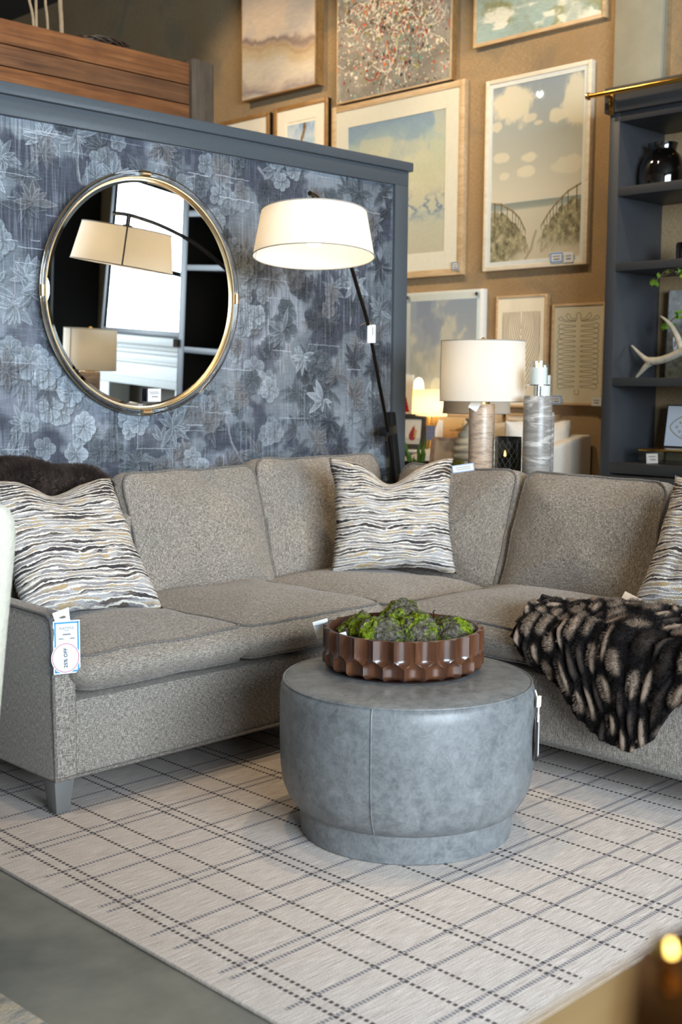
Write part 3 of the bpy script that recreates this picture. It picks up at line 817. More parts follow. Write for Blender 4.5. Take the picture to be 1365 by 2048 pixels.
# ================================================================== sectional sofa
def rr_outline(w, h, rc, n=12, pinch=0.0):
    pts = []
    for cx, cz, a0 in ((w/2-rc, rc, -PI/2), (w/2-rc, h-rc, 0), (-w/2+rc, h-rc, PI/2), (-w/2+rc, rc, PI)):
        for k in range(n+1):
            a = a0+PI/2*k/n; pts.append((cx+rc*math.cos(a), cz+rc*math.sin(a)))
    out = []                                                   # densify straight runs
    for i, p in enumerate(pts):
        q = pts[(i+1) % len(pts)]; d = math.hypot(q[0]-p[0], q[1]-p[1]); m = max(1, int(d/.03))
        for t in range(m): out.append((p[0]+(q[0]-p[0])*t/m, p[1]+(q[1]-p[1])*t/m))
    return out
def cushion(w, h, t, bf, bb, band=.012, rc=.035, seed=0, wr=.006, sag=0.0):
    """boxed cushion: x width, y thickness (front at y=0), z height; returns cushion mesh and piping mesh"""
    ol = rr_outline(w, h, rc); n = len(ol)
    prof = [(s, -bf*(1-s**2.4)) for s in (.0, .12, .25, .38, .5, .62, .73, .83, .91, .97, 1.0)]
    prof += [(1+band*math.sin(PI*k)/w*2, t*k) for k in (.2, .4, .6, .8)]
    prof += [(s, t+bb*(1-s**2.4)) for s in (1.0, .97, .9, .78, .6, .4, .2, .0)]
    def deform(x, y, z):
        q = mnoise.noise(Vector((x*5+seed*3.1, y*4, z*5-seed)))*wr*2+mnoise.noise(Vector((x*13+seed, y*9, z*13)))*wr*.7
        e = mnoise.noise(Vector((x*7+seed*1.7, 3.3, z*7)))*wr*1.2
        zz = z+e-sag*(1-(2*x/w)**2)*(z/h)**2
        return (x+e*.7, y-q if y < t*.5 else y+q, zz)
    vs = []
    for s_, y in prof:
        for x, z in ol: vs.append(deform(x*s_, y, h/2+(z-h/2)*s_))
    fs = [(i*n+k, i*n+(k+1) % n, (i+1)*n+(k+1) % n, (i+1)*n+k) for i in range(len(prof)-1) for k in range(n)]
    g = G().add(vs, fs); p = G()
    p.tube([deform(x*1.004, -.001, h/2+(z-h/2)*1.004) for x, z in ol], .0044, 8, True)
    p.tube([deform(x*1.004, t+.001, h/2+(z-h/2)*1.004) for x, z in ol], .0044, 8, True)
    return g, p
SOFA = Vector((3.1, 3.0, 0))
sofa = thing('sectional_sofa', 'grey tweed L-shaped sectional sofa against the papered partition', 'sofa', SOFA)
Lo = [(1.872, 2.952), (3.128, 2.952), (3.128, 1.42), (4.06, 1.42), (4.06, 3.87), (1.872, 3.87)]
g = G().prism([(x, y, .115) for x, y in Lo], (0, 0, .225))
wb(g, 'base', TW, sofa, bevel=.012)
wb(G().tube([(1.80, 3.8, .118), (1.798, 2.945, .118), (3.12, 2.945, .118), (3.122, 2.93, .118), (3.122, 1.42, .118)], .0055, 8), 'base_piping', TWP, sofa)
bl = [(1.875, 3.66), (3.86, 3.66), (3.86, 1.42), (4.07, 1.42), (4.07, 3.88), (1.875, 3.88)]
wb(G().prism([(x, y, .33) for x, y in bl], (0, 0, .44)), 'back_frame', TW, sofa, bevel=.02)
def arm(y0, y1, x0, x1):
    pass
g = G().prism([(0, 2.945, .115), (0, 3.88, .115), (0, 3.88, .605), (0, 3.6, .603), (0, 2.972, .592), (0, 2.952, .584), (0, 2.945, .565)], (.083, 0, 0))
a1 = g.build('arm', TW, sofa, bevel=.012); a1.location = Vector((1.79, 0, 0))-SOFA
pp = G().tube([(.008, 2.942, .118), (.004, 2.941, .35), (.003, 2.942, .555), (.003, 2.952, .584), (.004, 2.974, .595), (.004, 3.6, .606), (.004, 3.87, .608)], .0052, 8)
pp.tube([(.003, 2.952, .586), (.04, 2.942, .590), (.08, 2.95, .586)], .0045, 8)
pp.build('arm_piping', TWP, a1)
g = G().prism([(3.128, 0, .115), (4.07, 0, .115), (4.07, 0, .605), (3.16, 0, .592), (3.128, 0, .565)], (0, -.083, 0))
a2 = g.build('arm', TW, sofa, bevel=.012); a2.location = Vector((0, 1.50, 0))-SOFA
for lx, ly in ((1.832, 2.985), (1.832, 3.83), (4.02, 3.83), (4.02, 1.46), (3.17, 1.46), (3.17, 2.99)):
    g = G(); t_, b_ = .034, .022
    vs = [(lx+sx*t_, ly+sy*t_, .122) for sx, sy in ((-1,-1),(1,-1),(1,1),(-1,1))]+[(lx+sx*b_, ly+sy*b_, .012) for sx, sy in ((-1,-1),(1,-1),(1,1),(-1,1))]
    g.add(vs, [(0,1,2,3), (7,6,5,4), (0,4,5,1), (1,5,6,2), (2,6,7,3), (3,7,4,0)])
    wb(g, 'leg', LEG, sofa, bevel=.002)
def put(gp, name, loc, rz, tilt, root=sofa, mats=(TW, TWP), seat=False):
    g, p = gp
    o = g.build(name, mats[0], root)
    o.rotation_euler = (math.radians(-90 if seat else -tilt), 0, math.radians(rz)); o.location = Vector(loc)-Vector(root.location)
    p.build('piping', mats[1], o)
    return o
# seat cushions: origin = middle of the front edge, top seam
for k, (loc, rz, w, d) in enumerate([((2.183, 2.925, .474), 0, .608, .70), ((2.815, 2.925, .472), 0, .640, .70), ((3.425, 2.885, .468), 0, .56, .75),
                                     ((3.098, 2.535, .474), -90, .655, .70), ((3.098, 1.86, .474), -90, .66, .70)]):
    put(cushion(w, d, .104, .048, .03, .034, .055, seed=k+1, wr=.0035), 'seat_cushion', loc, rz, 0, seat=True)
for k, (loc, rz, w, h, tl) in enumerate([((2.21, 3.575, .435), 0, .655, .495, 17), ((2.885, 3.57, .435), 0, .628, .505, 17), ((3.585, 3.585, .435), 0, .715, .528, 17.5),
                                         ((3.715, 3.20, .435), -90, .62, .503, 19), ((3.71, 2.54, .432), -90, .625, .510, 19), ((3.715, 1.87, .432), -90, .63, .51, 19)]):
    put(cushion(w, h, .125, .062, .03, .016, .055, seed=20+k, wr=.008, sag=.004), 'back_cushion', loc, rz, tl)

# ================================================================== striped throw pillows
def pillow_mesh(w, h, t, chop=0.0, seed=0, ear=.10, lean=0):
    def side(sg):
        def fn(a, b):
            u, v = a*2-1, b*2-1
            x = w/2*u*(1-ear*(1-v*v)**1.0*abs(u)**1.5); z = h/2*v*(1-ear*(1-u*u)**1.0*abs(v)**1.5)
            th = t/2*(max(0, 1-u**4))**.55*(max(0, 1-v**4))**.55
            if chop:
                k = math.exp(-((u-.0)/.36)**2)*max(0, (v+.15)/1.15)**2
                z -= chop*k; th *= 1-.45*k
            q = mnoise.noise(Vector((u*2.2+seed, v*2.2, sg)))*.014*(1-u*u)*(1-v*v)+mnoise.noise(Vector((u*6+seed, v*6, sg)))*.006*(1-u**4)*(1-v**4)
            return (x+mnoise.noise(Vector((v*3+seed, u, 5)))*.008, sg*(th+q), z+h/2+mnoise.noise(Vector((u*3+seed, v, 9)))*.008)
        return fn
    g = G(); g.grid(side(-1), 44, 44, uv=True); g.grid(side(1), 44, 44, uv=True); return g
def throw_pillow(label, loc, rz, tilt, w, h, t, chop, seed, roll=0):
    o = thing('throw_pillow', label, 'pillow', loc, (0, 0, 0), 'striped boucle throw pillows')
    o.rotation_mode = 'XYZ'
    o.matrix_world = Matrix.Translation(loc) @ Matrix.Rotation(math.radians(rz), 4, 'Z') @ Matrix.Rotation(math.radians(-tilt), 4, 'X') @ Matrix.Rotation(math.radians(roll), 4, 'Y')
    c = pillow_mesh(w, h, t, chop, seed).build('cover', STRIPE, o, angle=0)
    me = c.data
    bm = bmesh.new(); bm.from_mesh(me); bmesh.ops.remove_doubles(bm, verts=bm.verts[:], dist=.0008); bm.to_mesh(me); bm.free()
    for p in me.polygons: p.use_smooth = True
    return o
throw_pillow('striped grey, tan and cream pillow in the sofa corner with a dented top', (3.515, 3.225, .502), -41, 15, .505, .47, .15, .085, 1)
throw_pillow('striped pillow at the left arm, brown fur throw behind it', (2.14, 3.24, .512), 2, 38, .52, .53, .15, .05, 5, 3)
throw_pillow('striped pillow cut by the right frame edge above dark fur throw', (3.53, 1.90, .512), -90, 30, .50, .50, .15, .04, 9)

# ================================================================== fur throws
def m_fur(name, rough=.8):
    m = N(name); at = m.n('ShaderNodeAttribute'); at.attribute_name = 'pile'
    m.base(at.outputs['Color']).set(Roughness=rough); m.b.inputs['Specular IOR Level'].default_value = .25
    m.bump(m.noise(m.coord(), 260, 3), .7, .006); return m.m
FUR = m_fur('faux_fur')
def fur_sheet(name, label, fn, nu, nv, colf, count, length, seed):
    """sheet grown from fn(u,v) -> point, with per-vertex pile colour and a short hair pile"""
    g = G(); g.grid(fn, nu, nv)
    o = g.build(name, FUR, angle=0)
    if sum((p.normal.dot(Vector((-.5, -.4, .75)))*p.area for p in o.data.polygons), 0.0) < 0: o.data.flip_normals()
    w = nu+1
    cols = [(*colf(i/nu, j/nv)[:3], 1) for j in range(nv+1) for i in range(w)]
    ca = o.data.color_attributes.new('pile', 'BYTE_COLOR', 'CORNER')
    for lp in o.data.loops: ca.data[lp.index].color = cols[lp.vertex_index]
    md = o.modifiers.new('solid', 'SOLIDIFY'); md.thickness = .012; md.offset = -1
    md = o.modifiers.new('pile', 'PARTICLE_SYSTEM'); ps = o.particle_systems[0].settings
    ps.type = 'HAIR'; ps.render_type = 'PATH'; ps.distribution = 'RAND'; ps.use_even_distribution = True; ps.emit_from = 'FACE'; ps.count = count; ps.hair_length = length; ps.hair_step = 3; ps.render_step = 3; ps.display_step = 2
    ps.root_radius = .55; ps.tip_radius = .1; ps.radius_scale = .0016; ps.use_advanced_hair = True; ps.effector_weights.gravity = 0.0; ps.drag_factor = 0.0
    ps.normal_factor = -length*.25; ps.brownian_factor = length*.12; ps.factor_random = length*.10; ps.child_type = 'INTERPOLATED'; ps.child_percent = 2; ps.rendered_child_count = 18
    ps.roughness_2 = .004; ps.child_length = 1.0
    o.particle_systems[0].seed = seed
    return tag(o, label, 'blanket')
zend = [(1.2, .45), (1.5, .43), (1.66, .41), (1.73, .355), (1.80, .25), (1.87, .205), (1.97, .222), (2.06, .285), (2.11, .35), (2.18, .385), (2.24, .405), (2.30, .45)]
def puff(u, v, L, col_w=.044, seg=.135):
    a = u*L/col_w+1.5*mnoise.noise(Vector((u*3.2, v*2.2, 6)))+.6*mnoise.noise(Vector((u*9, v*5, 2))); ia = math.floor(a)
    b = v*.85/seg+.5*(ia % 2)+.45*mnoise.noise(Vector((ia*2.7, v*2, 1)))
    s = abs(math.sin(PI*a))**.8; t = abs(math.sin(PI*b))**.75
    return a, b, s*(.45+.55*t), s*t
def right_throw(u, v):
    y = 2.29-u*1.0; ze = float(np.interp(y, [p[0] for p in zend], [p[1] for p in zend]))
    L1, L2 = .40, .535-ze; fold = .030*mnoise.noise(Vector((u*6.5, v*1.5, 11)))
    s = v*(L1+L2); z0 = .522
    back = 3.46-.10*abs(mnoise.noise(Vector((u*4, 0, 3))))-(.14 if u < .08 else 0)*(1-u/.08)
    if s < L1:
        t = s/L1; x = back+(3.085-back)*t; z = z0+.012*math.sin(PI*t)+.02*mnoise.noise(Vector((u*9, t*3, 1)))
        nx, nz = -.2-.5*t*t, 1.0
    else:
        t = (s-L1)/max(L2, .01); x = 3.062-.025*math.sin(PI*min(1, t*.9))+.012*mnoise.noise(Vector((u*8, t*3, 7))); z = z0-.01-t*L2
        nx, nz = -1.0, .25*(1-t)
    nrm = math.hypot(nx, nz); h = puff(u, v, 1.0)[2]*.026
    y += .02*mnoise.noise(Vector((u*3, v*4, 4)))-(v-.5)*.06*(1-u)*1.0
    h += max(-.008, fold); return (x+nx/nrm*h, y, z+nz/nrm*h)
def right_col(u, v):
    a, b, h, c = puff(u, v, 1.0)
    k = mnoise.noise(Vector((math.floor(a)*3.7, math.floor(b)*5.1, 2)))
    m = max(0, min(1, (c-.52)/.26))*(1 if k > -.16 else .10)
    m *= .72+.35*mnoise.noise(Vector((u*40, v*30, 0)))
    d, l = S(24,19,19), S(158,138,120)
    return [d[i]*(1-m)+l[i]*m for i in range(3)]
fur_sheet('fur_throw', 'dark ruched faux fur throw with beige patches hanging over the right seat', right_throw, 200, 150, right_col, 12000, .011, 1)
def left_throw(u, v):
    x = 1.70+u*.80; P = [(3.60, .66), (3.625, .80), (3.66, .905), (3.70, .935), (3.76, .940), (3.85, .925), (3.91, .88), (3.925, .78)]
    t = v*(len(P)-1); i = min(int(t), len(P)-2); k = t-i
    y = P[i][0]+(P[i+1][0]-P[i][0])*k; z = P[i][1]+(P[i+1][1]-P[i][1])*k
    f = .026*math.sin(u*11+v*2)+.05*mnoise.noise(Vector((u*5, v*3, 2)))
    dr = max(0, (u-.86)/.14)
    x -= .05*dr*v
    return (x+.04*mnoise.noise(Vector((v*3, 1, 1))), y-.02+f*.4, z+.012+max(-.01, f*.4)-.05*dr*dr+(.022*math.exp(-((u-.55)/.12)**2)))
def left_col(u, v):
    k = .5+.5*mnoise.noise(Vector((u*7, v*5, 3))); d, l = S(20,15,14), S(92,76,68)
    return [d[i]*(1-k)+l[i]*k for i in range(3)]
fur_sheet('fur_throw', 'plain dark brown fur throw draped over the left back cushion', left_throw, 90, 60, left_col, 9000, .020, 2)

# ================================================================== ottoman
OT = Vector((2.476, 2.215, .012))
ott = thing('round_ottoman', 'round grey leather ottoman with stepped plinth on the plaid rug', 'ottoman', OT)
G().lathe([(0, 0), (.290, 0), (.296, .004), (.299, .06), (.299, .09)], 96).build('plinth', LEATHER, ott)
body = G().lathe([(.20, .080), (.300, .078), (.316, .086), (.334, .112), (.347, .145), (.353, .19), (.355, .26), (.355, .385), (.352, .412), (.344, .426), (.336, .430), (.2, .434), (.0, .435)], 120).build('body', LEATHER, ott)
G().tube([(.345*math.cos(2*PI*k/120), .345*math.sin(2*PI*k/120), .4265) for k in range(120)], .0030, 8, True).build('top_seam', LEATHER, body)
sa = math.radians(180+41.8-14.5)
G().tube([(r*math.cos(sa), r*math.sin(sa), z) for r, z in [(.317, .087), (.3345, .113), (.3475, .145), (.3535, .19), (.3555, .26), (.3555, .385), (.3525, .412), (.345, .4265)]], .0022, 8).build('side_seam', LEATHER, body)

# ================================================================== scalloped bowl and moss balls
BW = Vector((2.540, 2.290, OT.z+.435))
bowl = thing('scalloped_bowl', 'carved walnut bowl with two rows of scallops, holding moss balls', 'bowl', BW)
NF = 25; HB = .116
def bowl_out(a, b):
    th = 2*PI*a; z = .004+b*(HB-.004); t = b
    u = ((th/(2*PI)*NF) % 1)*2-1; u2 = ((th/(2*PI)*NF+.5) % 1)*2-1
    dm = .0135
    up = dm*(1-u*u)-((max(0, .56-t))/.30)**2*dm*2.2
    lo = dm*(1-u2*u2)-((max(0, t-.30))/.30)**2*dm*2.2
    base = .231-.020*max(0, (.14-t)/.14)**2
    r = base-max(up, lo, 0)
    return (r*math.cos(th), r*math.sin(th), z)
g = G(); g.grid(bowl_out, NF*16, 44, wrapu=True)
g.build('outer_wall', BOWLW, bowl, angle=28)
rim = [(bowl_out(k/432, 1)[0], bowl_out(k/432, 1)[1]) for k in range(432)]
vs = [(x, y, HB) for x, y in rim]; n = len(vs)
def ringp(r, z): return [(r*math.cos(2*PI*k/n), r*math.sin(2*PI*k/n), z) for k in range(n)]
vs += ringp(.2135, HB+.001)+ringp(.2105, HB-.004)+ringp(.205, .05)+ringp(.19, .018)+ringp(.10, .014)
fs = [(i*n+k, i*n+(k+1) % n, (i+1)*n+(k+1) % n, (i+1)*n+k) for i in range(5) for k in range(n)]; fs.append(tuple(5*n+k for k in range(n)))
G().add(vs, fs).build('inner_bowl', BOWLW, bowl, angle=30)
G().lathe([(0, .0), (.208, .0), (.212, .005)], 96).build('foot', simple('bowl_foot', S(40,22,14), .5), bowl)
def moss_ball(rad, seed):
    bm = bmesh.new(); bmesh.ops.create_icosphere(bm, subdivisions=5, radius=rad)
    for v in bm.verts:
        p = v.co.normalized()
        d = mnoise.fractal(p*2.2+Vector((seed, 0, 0)), 1, 2, 3)*.16+abs(mnoise.noise(p*7+Vector((0, seed, 0))))*.10+mnoise.noise(p*20+Vector((seed, seed, 0)))*.05+mnoise.noise(p*46)*.03
        v.co = p*rad*(.94+d)
        v.co.z *= .88
    me = bpy.data.meshes.new('moss_ball'); bm.to_mesh(me); bm.free(); me.materials.append(MOSS)
    for p in me.polygons: p.use_smooth = True
    return me
balls = [((-.045, .118), .072, .068, 'yellow-green moss ball against the left back rim of the bowl'), ((-.078, .018), .074, .068, 'greyish moss ball at the left front of the walnut bowl'),
         ((.060, .055), .077, .088, 'topmost moss ball at the middle back of the walnut bowl'), ((.012, -.040), .075, .072, 'dark twiggy moss ball at the middle front of the bowl'),
         ((.128, -.035), .060, .062, 'small bright green moss ball at the right back of the bowl'), ((.085, -.112), .071, .066, 'green moss ball at the right front of the bowl')]
for k, ((dx, dy), r, z, lab) in enumerate(balls):
    o = bpy.data.objects.new('moss_ball', moss_ball(r, k*3.3+1)); COL.objects.link(o)
    o.location = BW+Vector((dx, dy, z+.012)); o.rotation_euler = (k*1.1, k*.7, k*2.1)
    tag(o, lab, 'moss ball', 'moss balls in the walnut bowl')

# ================================================================== tags and small cards
def card_marks(g, m, rows):
    """little printed rows on a card: (x0, x1, y, thickness) in card space, card normal +z"""
    for x0, x1, y, t in rows:
        g.add([m @ Vector(p) for p in ((x0, y-t/2, .0008), (x1, y-t/2, .0008), (x1, y+t/2, .0008), (x0, y+t/2, .0008))], [(0,1,2,3)])
    return g
def face_m(loc, nrm, up=(0,0,1), roll=0):
    """card matrix: card lies in xy with +z = outward normal, +y = up"""
    z = Vector(nrm).normalized(); x = Vector(up).cross(z).normalized(); y = z.cross(x)
    m = Matrix.Translation(loc) @ Matrix((x, y, z)).transposed().to_4x4()
    return m @ Matrix.Rotation(roll, 4, 'Z')
def small_card(name, label, cat, m, w, h, rows, border=None, bw=.004, mat=CARD, ink=INK, group=None, t=.0012):
    o = thing(name, label, cat, (0,0,0), group=group); o.matrix_world = m
    G().box(-w/2, -h/2, -t, w/2, h/2, 0).build('card', mat, o, smooth=False)
    I = Matrix.Identity(4)
    if rows: card_marks(G(), I, rows).build('print', ink, o, smooth=False)
    if border:
        g = G(); z = .0004; e = bw*.6
        for x0, y0, x1, y1 in ((-w/2+e, -h/2+e, w/2-e, -h/2+e+bw), (-w/2+e, h/2-e-bw, w/2-e, h/2-e), (-w/2+e, -h/2+e, -w/2+e+bw, h/2-e), (w/2-e-bw, -h/2+e, w/2-e, h/2-e)):
            g.box(x0, y0, 0, x1, y1, z)
        g.build('border', border, o, smooth=False)
    return o

# ================================================================== round mirror on the partition
MC = Vector((2.858, 3.966, 1.593))
MT = Matrix.Translation(MC) @ Matrix.Rotation(math.radians(90), 4, 'X') @ Matrix.Rotation(math.radians(2.0), 4, 'X')   # +z faces the room, leaning down
mir = thing('round_mirror', 'round mirror with clear acrylic and gold rim on the papered partition', 'mirror')
mir.matrix_world = MT
def ring(R, r, a0=0, a1=2*PI, z=0, n=120, closed=True, k=12):
    m_ = n if closed else n+1
    return [(R*math.cos(a0+(a1-a0)*i/n), R*math.sin(a0+(a1-a0)*i/n), z) for i in range(m_)]
G().lathe([(0, 0), (.427, 0)], 120).build('glass', MIRROR, mir, smooth=False)
G().lathe([(.427, 0.0), (.4425, -.004)], 120).build('bevelled_edge', MIRROR, mir, angle=0)
G().lathe([(.4415, -.02), (.4415, .006), (.444, .009), (.449, .009), (.4515, .006), (.4515, -.02), (.4415, -.02)], 120).build('gold_frame', GOLD, mir)
G().tube(ring(.4625, 0, z=.010), .0100, 12, True).build('acrylic_ring', ACRYL, mir)
G().lathe([(0, -.018), (.448, -.018)], 96).build('backing', BLACK, mir)
for k in range(4):
    a = PI/2*k+.02
    G().tube([(.4620*math.cos(a+t), .4620*math.sin(a+t), .008) for t in np.linspace(-.045, .045, 9)], .0118, 14).build('gold_clip', GOLD, mir)
mm = MT @ Matrix.Translation((.038, -.392, .018)) @ Matrix.Rotation(math.radians(0), 4, 'Z')
c_ = small_card('price_card', 'white price card with blue edge propped at the foot of the round mirror', 'price card', mm, .066, .052, [(-.024, .02, .012, .0022), (-.02, .024, .006, .002), (-.012, .018, -.006, .004)])
G().box(-.036, -.026, -.002, -.031, .026, .0004).build('blue_edge', NAVYINK, c_, smooth=False)

# ================================================================== floor lamp
lamp = thing('arc_floor_lamp', 'arc floor lamp with white drum shade in front of the papered partition', 'lamp', (4.40, 3.93, 0))
POLE = [(3.135, 3.318, 1.948), (3.185, 3.344, 1.950), (3.24, 3.373, 1.938), (3.33, 3.42, 1.912), (3.45, 3.483, 1.856), (3.54, 3.53, 1.79), (3.619, 3.572, 1.719), (3.704, 3.617, 1.634), (3.785, 3.66, 1.565), (3.857, 3.698, 1.486), (3.948, 3.745, 1.336), (4.05, 3.799, 1.18), (4.131, 3.841, 1.063), (4.20, 3.877, .92), (4.28, 3.90, .70), (4.36, 3.92, .03)]
def smooth_pts(P, it=2):
    P = [Vector(p) for p in P]
    for _ in range(it):
        Q = [P[0]]
        for a, b in zip(P[:-1], P[1:]): Q += [a*.75+b*.25, a*.25+b*.75]
        P = Q+[P[-1]]
    return P
wb(G().tube(smooth_pts(POLE), .0085, 12), 'pole', GUN, lamp)
g = G().prism([(4.232, 3.915, 1.12), (4.268, 3.915, 1.12), (4.44, 3.915, 0.0), (4.395, 3.915, 0.0)], (0, .03, 0))
wb(g, 'upright', BLACK, lamp, bevel=.003)
g = G().box(-.06, -.022, -.02, .075, .022, .02)
o = g.build('clamp_block', BLACK, lamp, bevel=.003); o.location = Vector((4.185, 3.885, 1.035))-lamp.location; o.rotation_euler = (0, math.radians(-4), math.radians(26))
G().tube([(-.05, -.01, -.01), (-.10, -.02, -.045)], .006, 8).build('clamp_screw', BLACK, o)
wb(G().box(4.30, 3.80, 0, 4.60, 3.97, .02), 'base_plate', BLACK, lamp, bevel=.004)
SH = Vector((3.1845, 3.347, 1.805))
tl = Matrix.Translation(SH-lamp.location) @ Matrix.Rotation(math.radians(-6.5), 4, Vector((.707, -.707, 0)))
sh = G().lathe([(.1975, .083), (.2275, -.083)], 72).build('lamp_shade', SHADE, lamp, angle=0); sh.matrix_local = tl
RIM = simple('shade_trim', S(150,146,140), .8)
for R, z in ((.198, .083), (.228, -.083)):
    G().tube(ring(R, 0, z=z, n=72), .0022, 6, True).build('rim', RIM, sh)
sa_ = 2.17
G().tube([(.1985*math.cos(sa_), .1985*math.sin(sa_), .083), (.2285*math.cos(sa_), .2285*math.sin(sa_), -.083)], .004, 6).build('seam', RIM, sh)
g = G().tube([(0, 0, .085), (0, 0, .145)], .010, 10)
for k in range(3):
    a = 2*PI*k/3; g.tube([(0, 0, .078), (.198*math.cos(a), .198*math.sin(a), .078)], .002, 6)
g.lathe([(.0, .10), (.022, .098), (.024, .088), (.012, .08)], 16)
sp = g.build('spider', GUN, lamp); sp.matrix_local = tl
g = G().lathe([(0, .07), (.016, .068), (.018, .03), (.031, .005), (.033, -.018), (.022, -.042), (.0, -.05)], 20)
bu = g.build('bulb', BULB, lamp); bu.matrix_local = tl
def bulb_light(name, loc, power, rad=.035, col=(1, .80, .55)):
    d = bpy.data.lights.new(name, 'POINT'); d.energy = power; d.color = col; d.shadow_soft_size = rad
    o = bpy.data.objects.new(name, d); COL.objects.link(o); o.location = loc; return o
bulb_light('floor_lamp_glow', SH+Vector((0, 0, -.035)), 3.0)
tm = face_m((3.842, 3.672, 1.468), (-.707, -.707, 0))
t_ = small_card('hang_tag', 'small white hang tag tied to the arc lamp pole', 'tag', tm, .036, .078, [(.004, .007, .012, .035)])
G().tube([(0, .034, .001), (-.008, .05, .004), (-.03, .046, .004), (-.05, .036, .0)], .0012, 5).build('string', simple('jute_string', S(170,140,110), .9), t_)

# ================================================================== hanging plank box behind the partition
pk = thing('hanging_plank_box', 'reclaimed plank box with a grey end post hanging behind the partition', 'wooden box', (3.4, 5.05, 2.55))
ZB = [2.848, 2.738, 2.642, 2.545, 2.44]
for k in range(4):
    wb(G().box(1.2, 5.0, ZB[k+1]+.002, 3.888, 5.035, ZB[k]-.002), 'plank', PLANK if k % 2 == 0 else PLANK2, pk, bevel=.004)
wb(G().prism([(3.892, 4.985, 2.44), (4.035, 4.985, 2.44), (4.035, 4.985, 2.858), (4.02, 4.985, 2.866), (3.905, 4.985, 2.872), (3.892, 4.985, 2.866)], (0, .14, 0)), 'end_post', POSTW, pk, bevel=.006)
wb(G().box(1.2, 5.4, 2.44, 3.9, 5.43, 2.84), 'back_plank', PLANK2, pk, bevel=.004)
ROPE = simple('worn_rope', S(150,130,104), .9)
for px_, dx in ((62, .02), (73, 0), (93, .01), (122, .005)):
    p = on(px_, 52+px_*.18, 1, 5.12); x, z = float(p[0]), float(p[2])
    wb(G().tube(smooth_pts([(x, 5.12, z-.1), (x+dx, 5.12, z+.05), (x-dx, 5.12, z+.18), (x, 5.12, 4.5)]), .007 if px_ < 120 else .011, 8), 'cord', ROPE, pk)
tw_ = thing('twig_wreath', 'brown twig wreath lying on top of the hanging plank box', 'wreath', (3.46, 5.21, 2.865))
for k in range(7):
    G().tube([((.17+.012*math.sin(5*a+k*2))*math.cos(a), (.15+.012*math.cos(4*a+k))*math.sin(a), .012+.014*math.sin(3*a+k*1.3)) for a in np.linspace(0, 2*PI, 60, endpoint=False)], .0055, 6, True).build('twig', DKW, tw_)

# ================================================================== framed pictures on the art wall
def picture(name, label, y0, y1, z0, z1, img, xf=5.86, fw=.02, fmat=OAK, mat=0.0, side=None, glass=False, matmat=LINEN, depth=.012, cat='picture', gloss=.5):
    """y1 is the left edge as seen from the room; front of the frame at x = xf"""
    o = thing(name, label, cat, (xf, (y0+y1)/2, z0), group=None)
    g = G()
    for a, b, c, d in ((y0, y0+fw, z0, z1), (y1-fw, y1, z0, z1), (y0+fw, y1-fw, z0, z0+fw), (y0+fw, y1-fw, z1-fw, z1)):
        g.box(xf, a, c, xf+(.012 if side else XW-xf), b, d)
    fr = wb(g, 'frame', fmat, o, bevel=.0015)
    if side: wb(G().box(xf+.012, y0+.003, z0+.003, XW, y1-.003, z1-.003), 'frame_side', side, o, smooth=False)
    a, b, c, d = y0+fw, y1-fw, z0+fw, z1-fw
    if mat:
        xm = xf+depth*.5
        g = G()
        for p, q, r_, s_ in ((a, a+mat, c, d), (b-mat, b, c, d), (a+mat, b-mat, c, c+mat), (a+mat, b-mat, d-mat, d)):
            g.box(xm, p, r_, xm+.004, q, s_)
        wb(g, 'mat_board', matmat, o, smooth=False); a, b, c, d = a+mat, b-mat, c+mat, d-mat
    xi = xf+depth*.5+.004 if mat else xf+depth*(.5 if fw > .013 else .05)
    mt = image_mat(name+'_print', to_image(name+'_print', img), gloss).m
    wb(G().quad((xi, b, c), (xi, a, c), (xi, a, d), (xi, b, d)), 'print', mt, o, smooth=False)
    if glass: wb(G().quad((xf+.003, y1-fw, z0+fw), (xf+.003, y0+fw, z0+fw), (xf+.003, y0+fw, z1-fw), (xf+.003, y1-fw, z1-fw)), 'glazing', CLEAR, o, smooth=False)
    return o
def pxr(l, t, r, b, xf=5.86, cx=None):
    """rectangle on the plane x=xf from left/right pixels (measured on the row given) and top/bottom"""
    return yz(*l, xf)[0], yz(*r, xf)[0], yz(*t, xf)[1], yz(*b, xf)[1]
L_, R_, T_, B_ = pxr((485, 100), (637, 0), (634, 100), (485, 205), 5.83)
picture('sand_landscape', 'sand and mauve abstract landscape with a deep gold edge, upper left of the art wall', R_, L_, B_, B_+.98, draw_sand(), 5.82, .010, OAKG, side=OAKG)
L_, R_, T_, B_ = pxr((676, 100), (676, 0), (905, 100), (676, 210), 5.85)
picture('splatter_painting', 'multicoloured paint splatter canvas above the large blue seascape', R_, L_, B_, B_+1.2, draw_splatter(), 5.84, .010, OAK, side=OAKG)
L_, R_, T_, B_ = pxr((947, 60), (947, 0), (1211, 20), (947, 97), 5.86)
picture('sea_foam_painting', 'sea green and white wave painting in an oak frame, upper right above the beach print', R_, L_, B_, B_+.72, draw_green(), 5.86, .022, OAK)
L_, R_, T_, B_ = pxr((441, 250), (441, 245), (538, 260), (538, 300), 5.86)
picture('small_seaside_watercolour', 'small seaside watercolour mostly hidden by the partition, left of the sea oats picture', R_, L_, T_-.68, T_, draw_oats(plant=False), 5.86, .030, OAKG, .085, BLACK)
L_, R_, T_, B_ = pxr((548, 250), (548, 218), (655, 250), (655, 300), 5.86)
picture('sea_oats_watercolour', 'small sea oats watercolour in a gilded frame with black sides', R_, L_, T_-.68, T_, draw_oats(), 5.86, .030, OAKG, .085, BLACK)
L_, R_, T_, B_ = pxr((664, 216), (664, 216), (927, 350), (925, 548), 5.86)
